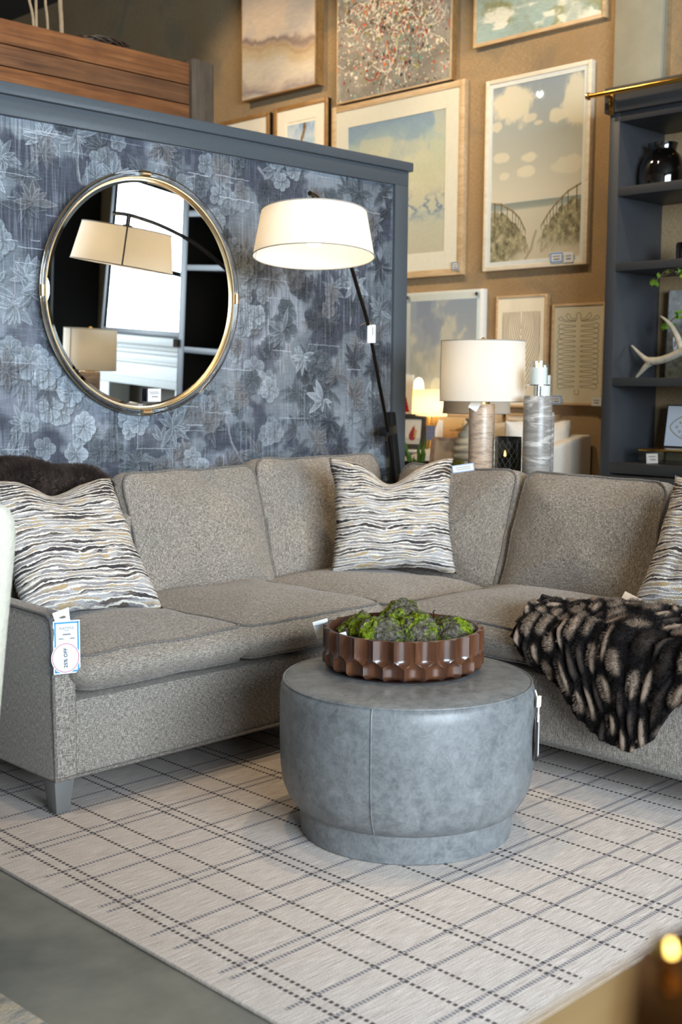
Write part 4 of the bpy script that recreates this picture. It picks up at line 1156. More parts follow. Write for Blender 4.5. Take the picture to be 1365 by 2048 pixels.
picture('blue_seascape', 'large pale blue seascape with white mat and oak frame, half behind the partition', R_, L_, B_, T_, draw_blue(), 5.86, .04, OAK, .11, glass=True)
L_, R_, T_, B_ = pxr((969, 350), (970, 164), (1178, 350), (966, 543), 5.86)
bch = picture('beach_path_print', 'beach path photograph with wooden fences in a white washed frame', R_, L_, B_, T_, draw_beach(), 5.86, .024, WARMW, .026, glass=True, matmat=WHITEP)
LB, RB, BB = L_, R_, B_
# cloud print: float mounted behind an acrylic sheet
L_, R_, T_, B_ = pxr((812, 587), (812, 587), (968, 577), (968, 800), 5.86); L_ = 5.30; B_ = 1.02
gp = thing('cloud_print', 'pale cloudscape on white board behind acrylic with steel standoffs, behind the lamps', 'picture', (5.86, 5.0, 1.06))
wb(G().box(5.855, R_-.0, B_, XW-.001, L_, T_), 'board', WHITEP, gp, bevel=.003)
xi = 5.853
wb(G().quad((xi, L_-.05, B_+.04), (xi, R_+.045, B_+.04), (xi, R_+.045, T_-.055), (xi, L_-.05, T_-.055)), 'print', image_mat('cloud_print', to_image('cloud_print', draw_gel()), .5).m, gp, smooth=False)
wb(G().box(5.842, R_+.012, B_+.01, 5.845, L_-.01, T_-.002), 'acrylic_sheet', CLEAR, gp, smooth=False)
for yy in (R_+.035, L_-.035):
    wb(G().tube([(5.836, yy, T_-.03), (5.856, yy, T_-.03)], .011, 14), 'standoff', CHROME, gp)
L_, R_, T_, B_ = pxr((992, 650), (992, 593), (1093, 650), (1090, 760), 5.86)
picture('rib_line_drawing', 'cream line drawing of a ribbed plant form, right behind the white lampshade', R_, L_, T_-.66, T_, draw_ribs(), 5.86, .014, OAK)
L_, R_, T_, B_ = pxr((1103, 700), (1103, 609), (1209, 700), (1098, 806), 5.86)
l2 = picture('bone_line_drawing', 'cream line drawing of a spine of loops beside the dark bookcase', R_, L_, B_-.01, T_, draw_bones(), 5.86, .014, OAK, glass=True)
L2L, L2R, L2B = L_, R_, B_
picture('red_dress_print', 'small white print of a figure in red at the partition edge', yz(826, 790, 5.84)[0], yz(826, 790, 5.84)[0]+.17, 1.05, 1.312, draw_dress(), 5.84, .004, WHITEP)
L_, R_, T_, B_ = pxr((868, 850), (868, 832), (944, 850), (900, 884), 5.82)
picture('brown_hill_print', 'brown and tan landscape print leaning behind the small lit lamp', yz(1000, 850, 5.82)[0]+.03, L_, B_, T_+.02, draw_brown(), 5.82, .016, OAK)
L_, R_, T_, B_ = pxr((1012, 850), (1012, 826), (1110, 850), (1012, 940), 5.85)
picture('pale_sketch_print', 'pale sketch in an oak frame low on the wall behind the stone candle holders', R_, L_, T_-.4, T_, np.ones((80, 80, 3))*C3(226,212,186), 5.85, .016, OAK)
def wall_card(label, y, z, w, h, border=None, xf=5.853, group='price cards on the art wall', **kw):
    return small_card('price_card', label, 'price card', face_m((xf, y, z), (-1, 0, 0)), w, h, [(-w*.28, w*.28, h*.12, h*.10), (-w*.22, w*.26, -h*.16, h*.14)], border, min(w, h)*.09, group=group, **kw)
y, z = yz(1113, 515, 5.85); wall_card('blue bordered price card at the foot of the beach path photograph', y, z, .088, .060, BLUE)
y, z = yz(1137, 514, 5.85); wall_card('plain price card at the foot of the beach path photograph', y, z, .066, .058)
y, z = yz(910, 532, 5.85); wall_card('navy bordered price card in the corner of the large blue seascape', y, z, .058, .052, NAVYINK)
y, z = yz(1113, 800, 5.85); wall_card('blue bordered price card at lower left of the spine drawing', y, z, .074, .052, BLUE)
y, z = yz(1193, 803, 5.85); wall_card('plain price card at lower right of the spine drawing', y, z, .062, .050)
cd = G().tube([(XW-.02, 3.508, 2.75), (XW-.02, 3.508, 4.5)], .009, 10).build('conduit', simple('steel_conduit', S(170,166,156), .35, .7), smooth=True)
tag(cd, 'thin steel conduit running up the wall beside the plaster pilaster', 'conduit')
tsp = thing('track_spotlight', 'small white track spotlight seen only as a glint on the beach photograph', 'spotlight', (3.448, 6.05, 3.6))
dv = Vector((5.85, 4.24, 2.98))-Vector((3.448, 6.05, 3.6))
ro = dv.to_track_quat('Z', 'Y').to_matrix().to_4x4()
G().lathe([(0, -.12), (.04, -.12), (.045, -.11), (.045, .0), (.040, .0), (.038, -.012)], 24, m=ro).build('can', WHITEP, tsp)
G().lathe([(0, -.012), (.026, -.012)], 24, m=ro).build('lens', SPOTF, tsp)
G().tube([(0, 0, .0), (-.03, .03, .12), (-.03, .03, .9)], .008, 8).build('stem', WHITEP, tsp)

# ================================================================== bookcase
BK = Vector((5.66, 2.2, 0))
bk = thing('built_in_bookcase', 'tall slate painted open bookcase with a gold ladder rail', 'bookcase', BK)
YL, YR = 3.548, .77
for y0, y1 in ((3.49, YL), (2.16, 2.215), (YR, YR+.075)):
    wb(G().box(XB, y0, 0, XW, y1, 2.63), 'side_panel', NAVYD, bk, bevel=.002)
for zt, zb in ((.854, .80), (1.295, 1.251), (1.879, 1.837), (2.259, 2.214), (2.63, 2.584)):
    wb(G().box(XB+.001, YR+.06, zb, XW, 3.50, zt), 'shelf', NAVYD, bk, bevel=.002)
wb(G().box(XB-.022, YR-.03, 2.63, XW, YL+.022, 2.757), 'cornice', NAVYD, bk, bevel=.003)
for y0, y1 in ((2.87, 3.485), (2.22, 2.865), (1.5, 2.155), (YR+.08, 1.495)):
    d_ = wb(G().box(XB-.002, y0, .10, XB+.018, y1, .79), 'cabinet_door', NAVYD, bk, bevel=.003)
    G().tube([(XB-.02, y0+.05, .68), (XB-.02, y0+.05, .56)], .005, 8).build('handle', GOLD, d_)
zr = float(yz(1204, 188, XB-.075)[1])
rl = wb(G().tube([(XB-.075, 3.625, zr), (XB-.075, .7, zr)], .0125, 14), 'ladder_rail', BRASS, bk)
G().lathe([(0, -.012), (.019, -.012), (.019, 0), (0, 0)], 16, m=Matrix.Translation((XB-.075, 3.628, zr)) @ Matrix.Rotation(PI/2, 4, 'X')).build('rail_cap', GOLD, rl)
yb = yz(1224, 210, XB-.024)[0]
for yy in (yb, 2.0, .9):
    b_ = wb(G().prism([(XB-.026, yy-.013, zr-.10), (XB-.026, yy+.013, zr-.10), (XB-.026, yy+.013, zr+.004), (XB-.026, yy-.013, zr+.004)], (-.004, 0, 0)).box(XB-.075, yy-.011, zr-.016, XB-.026, yy+.011, zr-.010), 'rail_bracket', BRASS, bk, bevel=.001)
    G().tube([(XB-.034, yy, zr-.03), (XB-.028, yy, zr-.03)], .0045, 8).tube([(XB-.034, yy, zr-.085), (XB-.028, yy, zr-.085)], .0045, 8).build('screw', GUN, b_)

# things on the shelves
vs_ = thing('glass_vase', 'dark tortoise glass vase on the top shelf of the bookcase', 'vase', (5.70, yz(1326, 330, 5.70)[0], 2.26))
G().lathe([(r_*.86, z_) for r_, z_ in [(0, 0), (.115, 0), (.135, .012), (.142, .06), (.135, .12), (.108, .17), (.082, .192), (.080, .205), (.090, .235), (.086, .236), (.076, .205), (.09, .17), (.12, .1), (.12, .02), (0, .015)]], 56).build('body', VASE, vs_)
y, z = yz(1362, 505, 5.68)
jr = thing('mercury_jar', 'small dark mercury glass jar at the right edge of the third shelf', 'jar', (5.68, y-.03, 1.88))
G().lathe([(0, 0), (.045, 0), (.048, .01), (.05, .09), (.046, .1), (.042, .1), (.042, .01), (0, .008)], 32).build('glass_body', VASE, jr)
G().tube([(.049*math.cos(a), .049*math.sin(a), .012) for a in np.linspace(0, 2*PI, 32, endpoint=False)], .004, 8, True).build('gold_band', BRASS, jr)
ANT = simple('antler_bone', S(160,152,136), .6, var=.18, scale=40, bump=.3, bscale=120)
an = thing('antler', 'pale branching antler standing on the second bookcase shelf', 'antler', (5.6, 3.35, 1.297))
A = lambda px, py, x=5.6: (x, *yz(px, py, x))
g = G()
def horn(P, R):
    Q = smooth_pts(P); R_ = list(np.interp(np.linspace(0, 1, len(Q)), np.linspace(0, 1, len(R)), R)); g.tube(Q, R_, 12)
horn([A(1264, 691), A(1278, 706), A(1292, 719), A(1302, 723), A(1322, 721), A(1345, 713), A(1365, 702), A(1385, 690), A(1400, 700, 5.66), A(1410, 752, 5.7)], [.004, .009, .014, .021, .020, .020, .022, .024, .02, .016])
horn([A(1300, 726), A(1290, 735), A(1282, 745), A(1273, 755)], [.02, .014, .010, .005])
horn([A(1365, 702), A(1362, 690), A(1353, 667), A(1341, 648), A(1330, 638), A(1322, 632)], [.022, .018, .015, .011, .007, .003])
wb(g, 'tines', ANT, an)
IVY = simple('ivy_leaf', S(112,150,44), .5, var=.3, scale=40); STEM = simple('ivy_stem', S(96,72,56), .7)
def sprig(label, stems, leaves, xs):
    o = thing('ivy_sprig', label, 'plant', (xs, *yz(*stems[0][0], xs)))
    g = G()
    for st in stems: g.tube(smooth_pts([(xs, *yz(*p, xs)) for p in st]), .0028, 6)
    wb(g, 'stem', STEM, o)
    r = random.Random(5)
    for cx, cy, n_, sp in leaves:
        for k in range(n_):
            y, z = yz(cx+r.uniform(-sp, sp), cy+r.uniform(-sp, sp), xs); s_ = r.uniform(.010, .017)
            m = Matrix.Translation((xs+r.uniform(-.02, .01), y, z)) @ Matrix.Rotation(r.uniform(0, 6.28), 4, 'X') @ Matrix.Rotation(r.uniform(-.7, .7), 4, 'Z')
            P = [(0, s_*a, s_*b) for a, b in ((0, -1), (.5, -.7), (1, -.2), (.55, .1), (.6, .7), (0, .45), (-.6, .7), (-.55, .1), (-1, -.2), (-.5, -.7))]
            wb(G().prism([m @ Vector(p) for p in P], (.0012, 0, 0)), 'leaf', IVY, o, smooth=False)
    return o
XI = 5.47
sprig('thin ivy tendril trailing from the right below the third shelf', [[(1312, 562), (1322, 552), (1332, 541), (1342, 538), (1352, 545), (1366, 548), (1400, 540)], [(1322, 552), (1330, 551), (1345, 543)]], [(1309, 563, 4, 5), (1312, 569, 2, 2), (1334, 542, 1, 1), (1322, 551, 2, 2), (1362, 540, 5, 6), (1366, 548, 3, 4)], 5.50)
sprig('small green ivy sprig hanging in front of the silver picture', [[(1330, 655), (1340, 645), (1356, 630), (1370, 640), (1400, 600)]], [(1331, 652, 5, 5), (1343, 645, 5, 6), (1358, 630, 6, 6), (1362, 628, 3, 6)], 5.72)
L_ = yz(1337, 585, 5.83)[0]
sv = thing('silvered_tree_panel', 'silver and brown tree panel with a chipped mirror edge, second shelf', 'picture', (5.84, L_-.2, 1.297))
sv.rotation_euler = (0, math.radians(1.5), 0)
G().quad((-.012, .2, 0), (-.012, -.2, 0), (-.012, -.2, .46), (-.012, .2, .46)).build('print', image_mat('silver_print', to_image('silver_print', draw_silver()), .3, .6).m, sv, smooth=False)
G().box(-.010, -.2, 0, .01, .2, .46).build('panel', CONC, sv, smooth=False)
g = G(); r = random.Random(3)
for k in range(46):
    z = k*.01; g.add([(-.014, .196+r.uniform(-.002, .002), z), (-.008, .206+r.uniform(-.003, .003), z+.002), (-.008, .206+r.uniform(-.003, .003), z+.01), (-.014, .196+r.uniform(-.002, .002), z+.01)], [(0,1,2,3)])
g.build('mirror_edge', CHROME, sv, smooth=False)
small_card('price_card', 'narrow white price card on the silver tree panel behind the antler', 'price card', face_m((5.79, *yz(1351, 688, 5.79)), (-1, 0, 0), roll=.08), .020, .072, [(-.006, .006, .0, .03)])
fx = thing('football_print', 'white print of a patterned football in a black frame on the lowest shelf', 'picture', (5.77, yz(1328, 850, 5.77)[0]-.19, .932), (0, math.radians(9), 0))
G().box(0, -.19, 0, .018, .19, .225).build('frame', BLACK, fx, smooth=False)
G().quad((-.001, .183, .006), (-.001, -.183, .006), (-.001, -.183, .219), (-.001, .183, .219)).build('print', image_mat('football_print', to_image('football_print', draw_football()), .5).m, fx, smooth=False)
ax = thing('acrylic_box', 'clear acrylic box with a gold lid under the football print', 'box', (5.62, 3.2, .854))
ya = yz(1278, 912, 5.545)[0]
g = G()
for b_ in ((5.545, ya-.36, .854, 5.551, ya, .918), (5.80, ya-.36, .854, 5.806, ya, .918), (5.545, ya-.006, .854, 5.806, ya, .918), (5.545, ya-.36, .854, 5.806, ya-.354, .918), (5.545, ya-.36, .854, 5.806, ya, .858)): g.box(*b_)
wb(g, 'body', CLEAR, ax, smooth=False)
wb(G().box(5.543, ya-.362, .918, 5.808, ya+.002, .930), 'gold_lid', BRASS, ax, bevel=.002)
small_card('price_card', 'white price card on the front of the acrylic box', 'price card', face_m((5.541, *yz(1305, 917, 5.541)), (-1, 0, 0), roll=.06), .066, .050, [(-.02, .02, .010, .004), (-.01, .022, -.006, .005)])

# ================================================================== console behind the sofa and what stands on it
CT = .84
con = thing('console_table', 'dark console table behind the right side of the sofa', 'table', (4.27, 2.5, 0))
wb(G().box(4.10, 1.2, CT-.04, 4.46, 3.76, CT), 'top', DKW, con, bevel=.003)
for lx in (4.12, 4.40):
    for ly in (1.22, 3.70): wb(G().box(lx, ly, 0, lx+.04, ly+.04, CT-.04), 'leg', DKW, con, bevel=.003)
wb(G().box(4.12, 1.24, .18, 4.44, 3.72, .21), 'lower_shelf', DKW, con, bevel=.003)
def drum_lamp(label, x, y, rs, zs0, zs1, power, base='round', rot=0):
    o = thing('table_lamp', label, 'lamp', (x, y, CT), (0, 0, rot), None)
    z0, z1 = zs0-CT, zs1-CT
    rb = .0565
    s_ = G().lathe([(rs*.985, z1), (rs, z0)], 64).build('lamp_shade', SHADE, o, angle=0)
    for z in (z0, z1): G().tube(ring(rs*(.985 if z == z1 else 1)+.0004, 0, z=z, n=64), .0018, 6, True).build('rim', RIM, s_)
    G().tube([((rs+.001)*math.cos(2.45), (rs+.001)*math.sin(2.45), z0), ((rs*.985+.001)*math.cos(2.45), (rs*.985+.001)*math.sin(2.45), z1)], .0025, 6).build('seam', RIM, s_)
    hb = z0-.012
    if base == 'round': G().lathe([(0, 0), (rb-.001, 0), (rb, .003), (rb, hb-.003), (rb-.001, hb), (0, hb)], 56).build('base', TRAV, o)
    else: G().box(-.062, -.062, 0, .062, .062, hb).build('base', TRAV, o, bevel=.002)
    G().lathe([(0, hb), (.036, hb), (.036, hb+.008), (.010, hb+.010), (.010, hb+.05), (.016, hb+.06), (.016, hb+.10), (0, hb+.10)], 24).build('brass_neck', BRASS, o)
    G().lathe([(0, hb+.10), (.014, hb+.11), (.03, hb+.14), (.03, hb+.165), (.0, hb+.19)], 16).build('bulb', BULB, o)
    g = G()
    for k in range(3):
        a = 2*PI*k/3; g.tube([(0, 0, z1-.01), (rs*.98*math.cos(a), rs*.98*math.sin(a), z1-.004)], .0018, 6)
    g.tube([(0, 0, hb+.1), (0, 0, z1)], .003, 6); g.lathe([(0, z1), (.008, z1), (.010, z1+.012), (0, z1+.018)], 12)
    g.build('harp', BRASS, o)
    bulb_light('table_lamp_glow', (x, y, CT+hb+.15), power, .03)
    return o
drum_lamp('brown travertine column lamp with a lit white drum shade behind the sofa', 4.25, 3.38, .188, 1.180, 1.443, 32)
drum_lamp('tan stone block lamp with lit white shade, seen reflected in the round mirror', 4.25, 1.47, .165, 1.155, 1.405, 12, 'square', .5)
ht = small_card('hang_tag', 'cream hang tag dangling from the neck of the travertine lamp', 'tag', face_m((4.165, yz(951, 809, 4.165)[0], yz(951, 809, 4.165)[1]), (-.72, -.69, .25), roll=-.55), .042, .052, [])
G().tube([(0, .034, 0), (.01, .07, -.02), (.02, .085, -.04)], .0012, 5).build('string', ROPE, ht)
def pillar(label, x, y, zt, zdisc, zg, rp, rg):
    o = thing('candle_pillar', label, 'candle holder', (x, y, CT), group='stone candle pillars on the console')
    G().lathe([(0, 0), (rp, 0), (rp+.001, .004), (rp+.001, zt-CT-.003), (rp, zt-CT), (0, zt-CT)], 48).build('stone_column', MARB, o)
    G().tube([(0, 0, zt-CT), (0, 0, zdisc-CT)], .011, 14).build('steel_post', CHROME, o)
    G().lathe([(0, 0), (rp*.82, 0), (rp*.82, .005), (0, .005)], 48, c=(0, 0, zdisc-CT)).build('steel_disc', CHROME, o)
    c = thing('led_candle', 'white LED candle in a clear glass cup on the '+('taller' if zdisc > 1.2 else 'shorter')+' stone pillar', 'candle', (x, y, zdisc+.005), group='LED candles on the stone pillars')
    hg = zg-zdisc-.005
    G().lathe([(0, 0), (rg*.93, 0), (rg*.93, hg*.73), (rg*.8, hg*.70), (0, hg*.70)], 40).build('wax', WAXW, c)
    G().lathe([(rg, 0), (rg, hg), (rg*.955, hg), (rg*.955, .002)], 40).build('glass_cup', CLEAR, c)
    G().lathe([(0, hg*.71), (.006, hg*.76), (.004, hg*.84), (0, hg*.92)], 12).build('flame', FLAME, c)
pillar('taller grey banded stone candle pillar on the console', 4.25, 3.078, 1.207, 1.250, 1.354, .0600, .0395)
pillar('shorter grey stone candle pillar half hidden behind the taller one', 4.40, 3.165, 1.135, 1.176, 1.338, .055, .038)
dg = thing('dark_candle_glass', 'smoked black glass candle holder with etched crosshatch between lamp and pillar', 'candle holder', (4.30, 3.268, CT))
G().lathe([(0, 0), (.055, 0), (.058, .006), (.058, .185), (.055, .185), (.055, .01), (0, .008)], 48).build('glass_cup', DGLASS, dg)
g = G()
for k in range(14):
    for sg in (-1, 1):
        g.tube([(.0584*math.cos(2*PI*k/14+sg*t*1.6), .0584*math.sin(2*PI*k/14+sg*t*1.6), .02+t*.15) for t in np.linspace(0, 1, 14)], .0006, 4)
g.build('etched_lines', simple('etched_grey', S(90,94,88), .5), dg)
G().lathe([(0, .10), (.006, .105), (.004, .12), (0, .13)], 10, c=(-.055, -.025, 0)).build('flame', FLAME, dg)
SUC = simple('succulent_green', S(70,96,58), .5, var=.3, scale=30)
for (sx, sy, lab) in ((4.22, 1.66, 'small potted succulent left of the two in the mirror'), (4.20, 1.78, 'small potted succulent right of the two in the mirror')):
    sc_ = thing('succulent', lab, 'plant', (sx, sy, CT), group='succulents on the console')
    G().lathe([(0, 0), (.045, 0), (.055, .09), (.05, .09), (.045, .08), (0, .08)], 24).build('pot', DKW, sc_)
    for k in range(16):
        a = k*2.4; el = .25+.9*(k/16); L = .07-.02*k/16
        d = Vector((math.cos(a)*math.cos(el), math.sin(a)*math.cos(el), math.sin(el)))
        G().tube([Vector((0, 0, .085)), Vector((0, 0, .085))+d*L*.5, Vector((0, 0, .085))+d*L], [.006, .013, .001], 6).build('leaf', SUC, sc_)
ph = thing('photo_frame', 'small cream photo frame lying on the console, seen in the mirror', 'picture frame', (4.24, 1.98, CT), (0, 0, .3))
G().box(-.01, -.09, 0, .01, .09, .15).build('frame', WARMW, ph, bevel=.003)
G().box(-.0115, -.07, .02, -.0101, .07, .13).build('photo', INK, ph, smooth=False)

# ================================================================== second table: wavy lamp, aloe, books
T2 = .80
t2 = thing('side_table', 'low dark table behind the sofa under the wavy white lamp', 'table', (4.78, 3.95, 0))
wb(G().box(4.58, 3.50, T2-.04, 4.98, 4.40, T2), 'top', DKW, t2, bevel=.003)
for lx in (4.60, 4.92):
    for ly in (3.52, 4.34): wb(G().box(lx, ly, 0, lx+.04, ly+.04, T2-.04), 'leg', DKW, t2, bevel=.003)
wl = thing('wavy_lamp', 'white ribbed wavy ceramic lamp with oatmeal linen shade, behind the travertine lamp', 'lamp', (4.75, 3.812, T2))
prof = []
for k in range(60):
    t = k/59; r0 = .042+.062*math.sin(PI*min(1, .12+t*.98))**.8*(1 if t < .8 else (1-t)/.2*.8+.2)
    prof.append((r0+.012*abs(math.sin(t*PI*7.5)), t*.285))
CER = simple('white_ceramic', S(238,232,214), .45, var=.03)
G().lathe([(0, 0)]+prof+[(0, .286)], 64).build('ceramic_base', CER, wl)
G().tube([(0, 0, .28), (0, 0, .34)], .012, 12).build('brass_neck', BRASS, wl)
s_ = G().lathe([(.145, .60), (.168, .312)], 64).build('lamp_shade', SHADE2, wl, angle=0)
G().tube(ring(.1685, 0, z=.312, n=64), .0022, 6, True).build('rim', RIM, s_)
al = thing('aloe_plant', 'spiky green aloe leaves rising behind the sofa corner', 'plant', (4.72, 4.17, T2))
G().lathe([(0, 0), (.06, 0), (.07, .055), (.065, .055), (.06, .05), (0, .05)], 28).build('pot', DKW, al)
for (px_, py_, w_) in ((806, 868, .022), (812, 884, .02), (841, 880, .022), (853, 872, .026), (889, 876, .02), (914, 886, .02), (828, 912, .014)):
    tip = on(px_, py_, 0, 4.72); base = Vector((4.72, 4.17+(float(tip[1])-4.17)*.55, T2+.05)); tip = Vector(tip)
    mid = base.lerp(tip, .5)+Vector((-.01, 0, 0))
    wb(G().tube([base, base.lerp(tip, .3), mid, base.lerp(tip, .8), tip], [w_*.45, w_*.48, w_*.38, w_*.2, .001], 8), 'leaf', GREENM, al)
cf = thing('distressed_frame', 'pale peach card in a distressed white wood frame behind the sofa', 'picture frame', (4.66, 3.955, T2), (0, math.radians(8), math.radians(6)))
G().box(0, -.085, 0, .015, .085, .19).build('frame', simple('distressed_wood', S(196,166,146), .7, var=.25, scale=30), cf, bevel=.003)
G().box(-.002, -.08, .0, 0, .055, .172).build('card', simple('peach_card', S(226,206,182), .7, var=.02), cf, smooth=False)
bk_ = G().box(4.62, 3.80, T2, 4.72, 3.93, T2+.075).build('green_book', simple('olive_cloth', S(134,132,48), .8), bevel=.002)
tag(bk_, 'olive green book showing just above the sofa back beside the wavy lamp', 'book')

# ================================================================== armchair by the wall, end table with small lamp
ch = thing('slope_arm_chair', 'white slipcovered slope arm chair against the burlap wall', 'chair', (5.45, 4.2, 0))
def chair_side(y0, y1): return G().prism([(5.02, y0, .12), (5.87, y0, .12), (5.87, y0, .975), (5.78, y0, .972), (5.05, y0, .832), (5.02, y0, .80)], (0, y1-y0, 0))
wb(chair_side(3.87, 3.99), 'arm', WHITEUP, ch, bevel=.015); wb(chair_side(4.50, 4.62), 'arm', WHITEUP, ch, bevel=.015)
wb(G().box(5.05, 3.99, .12, 5.86, 4.50, .42), 'seat_base', WHITEUP, ch, bevel=.015)
wb(G().box(5.78, 3.99, .40, 5.88, 4.50, .975), 'backrest', WHITEUP, ch, bevel=.03)
wb(G().box(5.04, 3.995, .42, 5.70, 4.495, .55), 'seat_cushion', WHITEUP, ch, bevel=.03)
for lx in (5.06, 5.80):
    for ly in (3.90, 4.56): wb(G().box(lx, ly, 0, lx+.04, ly+.04, .12), 'leg', DKW, ch)
def plain_pillow(label, mw, w, h, t, mat, seed):
    o = thing('chair_pillow', label, 'pillow', group='pillows on the white chair'); o.matrix_world = mw
    c = pillow_mesh(w, h, t, .0, seed, .05).build('cover', mat, o, angle=0)
    pts = [(w/2*a*(1-.05*(1-b*b)*abs(a)), 0, h/2*b*(1-.05*(1-a*a)*abs(b))+h/2) for a, b in [(math.copysign(min(1, abs(math.cos(q))*1.35), math.cos(q)), math.copysign(min(1, abs(math.sin(q))*1.35), math.sin(q))) for q in np.linspace(0, 2*PI, 60, endpoint=False)]]
    G().tube(pts, .005, 6, True).build('piping', simple('pillow_piping', S(150,130,106), .9), o)
    return o
plain_pillow('cream pillow with tan piping leaning on the chair arm nearest the bookcase', Matrix.Translation((5.62, 4.09, .62)) @ Matrix.Rotation(math.radians(-28), 4, 'Z') @ Matrix.Rotation(math.radians(6), 4, 'X'), .40, .44, .17, WHITEUP, 3)
plain_pillow('oatmeal pillow standing behind the stone pillars at the far side of the chair', Matrix.Translation((5.55, 4.35, .62)) @ Matrix.Rotation(math.radians(-70), 4, 'Z') @ Matrix.Rotation(math.radians(-16), 4, 'X'), .42, .44, .15, simple('oatmeal_cloth', S(200,186,162), .95, bump=.3), 8)
ET = .868
et = thing('end_table', 'end table with a white top below the small lit lamp', 'table', (5.5, 4.80, 0))
wb(G().lathe([(0, -.025), (.17, -.025), (.178, -.012), (.17, 0), (0, 0)], 48, c=(5.5, 4.80, ET)), 'top', WHITEP, et)
for a in (.4, 2.5, 4.6): wb(G().tube([(5.5+.09*math.cos(a), 4.8+.09*math.sin(a), ET-.02), (5.5+.15*math.cos(a), 4.8+.15*math.sin(a), 0)], .016, 10), 'leg', DKW, et)
yl = yz(860, 800, 5.53)[0]
sl = thing('sheaf_lamp', 'small lit drum lamp on a golden wheat sheaf base', 'lamp', (5.53, yl, ET))
s_ = G().lathe([(.102, .355), (.106, .195)], 56).build('lamp_shade', m_shade('warm_lit_shade', S(238,226,204), S(246,214,160), .55), sl, angle=0)
r = random.Random(11); SHF = simple('wheat_straw', S(196,150,74), .6, var=.25, scale=30)
for k in range(46):
    a = r.uniform(0, 2*PI); q = r.uniform(.3, 1)
    G().tube([(.062*q*math.cos(a), .062*q*math.sin(a), .012), (.030*q*math.cos(a), .030*q*math.sin(a), .085), (.075*q*math.cos(a+.1), .075*q*math.sin(a+.1), .20)], .0042, 5).build('straw', SHF, sl)
G().lathe([(0, 0), (.055, 0), (.055, .014), (0, .014)], 24).build('foot', SHF, sl)
G().lathe([(0, .21), (.028, .22), (.032, .25), (0, .29)], 14).build('bulb', BULB, sl)
bulb_light('sheaf_lamp_glow', (5.53, yl, ET+.26), 3, .03)
sg = small_card('hang_tag', 'grey blue hang tag on the front of the wheat sheaf lamp', 'tag', face_m((5.44, yz(862, 866, 5.44)[0], yz(862, 866, 5.44)[1]), (-.75, -.66, 0)), .052, .085, [(-.016, .016, .01, .003)], mat=simple('slate_card', S(96,98,120), .7), ink=INK)
pf = thing('pear_picture', 'small pear painting in a dark grey frame at the partition edge', 'picture', (5.40, yz(826, 895, 5.40)[0], ET), (0, 0, 0))
pf.matrix_world = Matrix.Translation((5.40, yz(824, 895, 5.40)[0]+.0, ET)) @ Matrix.Rotation(math.radians(18), 4, 'Z') @ Matrix.Rotation(math.radians(9), 4, 'Y')
FRD = simple('charcoal_frame', S(58,54,50), .6)
g = G()
for a, b, c, d in ((-.08, -.055, 0, .21), (.055, .08, 0, .21), (-.055, .055, 0, .03), (-.055, .055, .18, .21)): g.box(-.008, a, c, .008, b, d)
g.build('frame', FRD, pf, bevel=.002)
G().quad((-.002, .056, .029), (-.002, -.056, .029), (-.002, -.056, .181), (-.002, .056, .181)).build('print', image_mat('pear_print', to_image('pear_print', draw_pear()), .6).m, pf, smooth=False)
cn_ = thing('glowing_candle', 'white candle glowing with a carved flame opening above the small lamp', 'candle', (5.76, yz(838, 776, 5.76)[0], 1.03))
G().lathe([(0, 0), (.034, 0), (.034, .20), (.031, .235), (.020, .258), (.006, .266), (0, .264)], 24).build('wax', GLOW, cn_)
G().lathe([(0, .222), (.004, .232), (.003, .245), (0, .252)], 10, c=(-.028, -.014, 0)).build('flame', FLAME, cn_)
tag(G().box(5.70, 4.94, .0, 5.84, 5.14, 1.03).build('pedestal', WHITEP, bevel=.004), 'white pedestal against the wall holding the glowing candle', 'pedestal')

# ================================================================== fireplace side seen in the round mirror
fp = thing('fireplace_mantel', 'white panelled fireplace mantel seen in the round mirror', 'mantel', (5.65, .13, 0))
wb(G().box(5.42, -.52, 1.285, XW, .765, 1.345), 'mantel_shelf', WHITEP, fp, bevel=.004)
wb(G().box(5.50, -.50, 1.245, XW, .765, 1.285).box(5.53, -.50, 1.21, XW, .765, 1.245).box(5.56, -.50, 1.155, XW, .765, 1.21).box(5.545, -.50, 1.135, XW, .765, 1.155), 'crown_moulding', WHITEP, fp, bevel=.006)
wb(G().box(5.58, -.50, .96, XW, .765, 1.135).box(5.57, -.50, 1.02, 5.58, .765, 1.03), 'frieze', WHITEP, fp, bevel=.002)
wb(G().box(5.60, -.50, 0, XW, -.30, .96), 'pilaster', WHITEP, fp, bevel=.004); wb(G().box(5.60, .57, 0, XW, .765, .96), 'pilaster', WHITEP, fp, bevel=.004)
wb(G().box(5.80, -.30, 0, XW, .57, .96), 'firebox', simple('firebox_stone', S(92,84,74), .8, var=.1, scale=4), fp, smooth=False)
lm = thing('leaning_mirror', 'large slate framed mirror on the mantel reflecting bright windows', 'mirror', (5.66, .112, 1.345), (0, math.radians(4), 0))
g = G()
for a, b, c, d in ((-.615, -.575, 0, 1.75), (.575, .615, 0, 1.75), (-.575, .575, 0, .045), (-.575, .575, 1.705, 1.75)): g.box(-.02, a, c, .02, b, d)
g.build('frame', NAVYD, lm, bevel=.003)
G().quad((-.005, .58, .04), (-.005, -.58, .04), (-.005, -.58, 1.71), (-.005, .58, 1.71)).build('glass', MIRROR, lm, smooth=False)
G().box(.0, -.6, .01, .012, .6, 1.74).build('backing', CONC, lm, smooth=False)
bc = thing('black_cabinet', 'tall black cabinet beyond the fireplace, seen in the round mirror', 'cabinet', (5.66, -1.5, 0))
wb(G().box(5.45, -2.4, 0, XW-.01, -.92, 3.2), 'body', CONC, bc, bevel=.004)
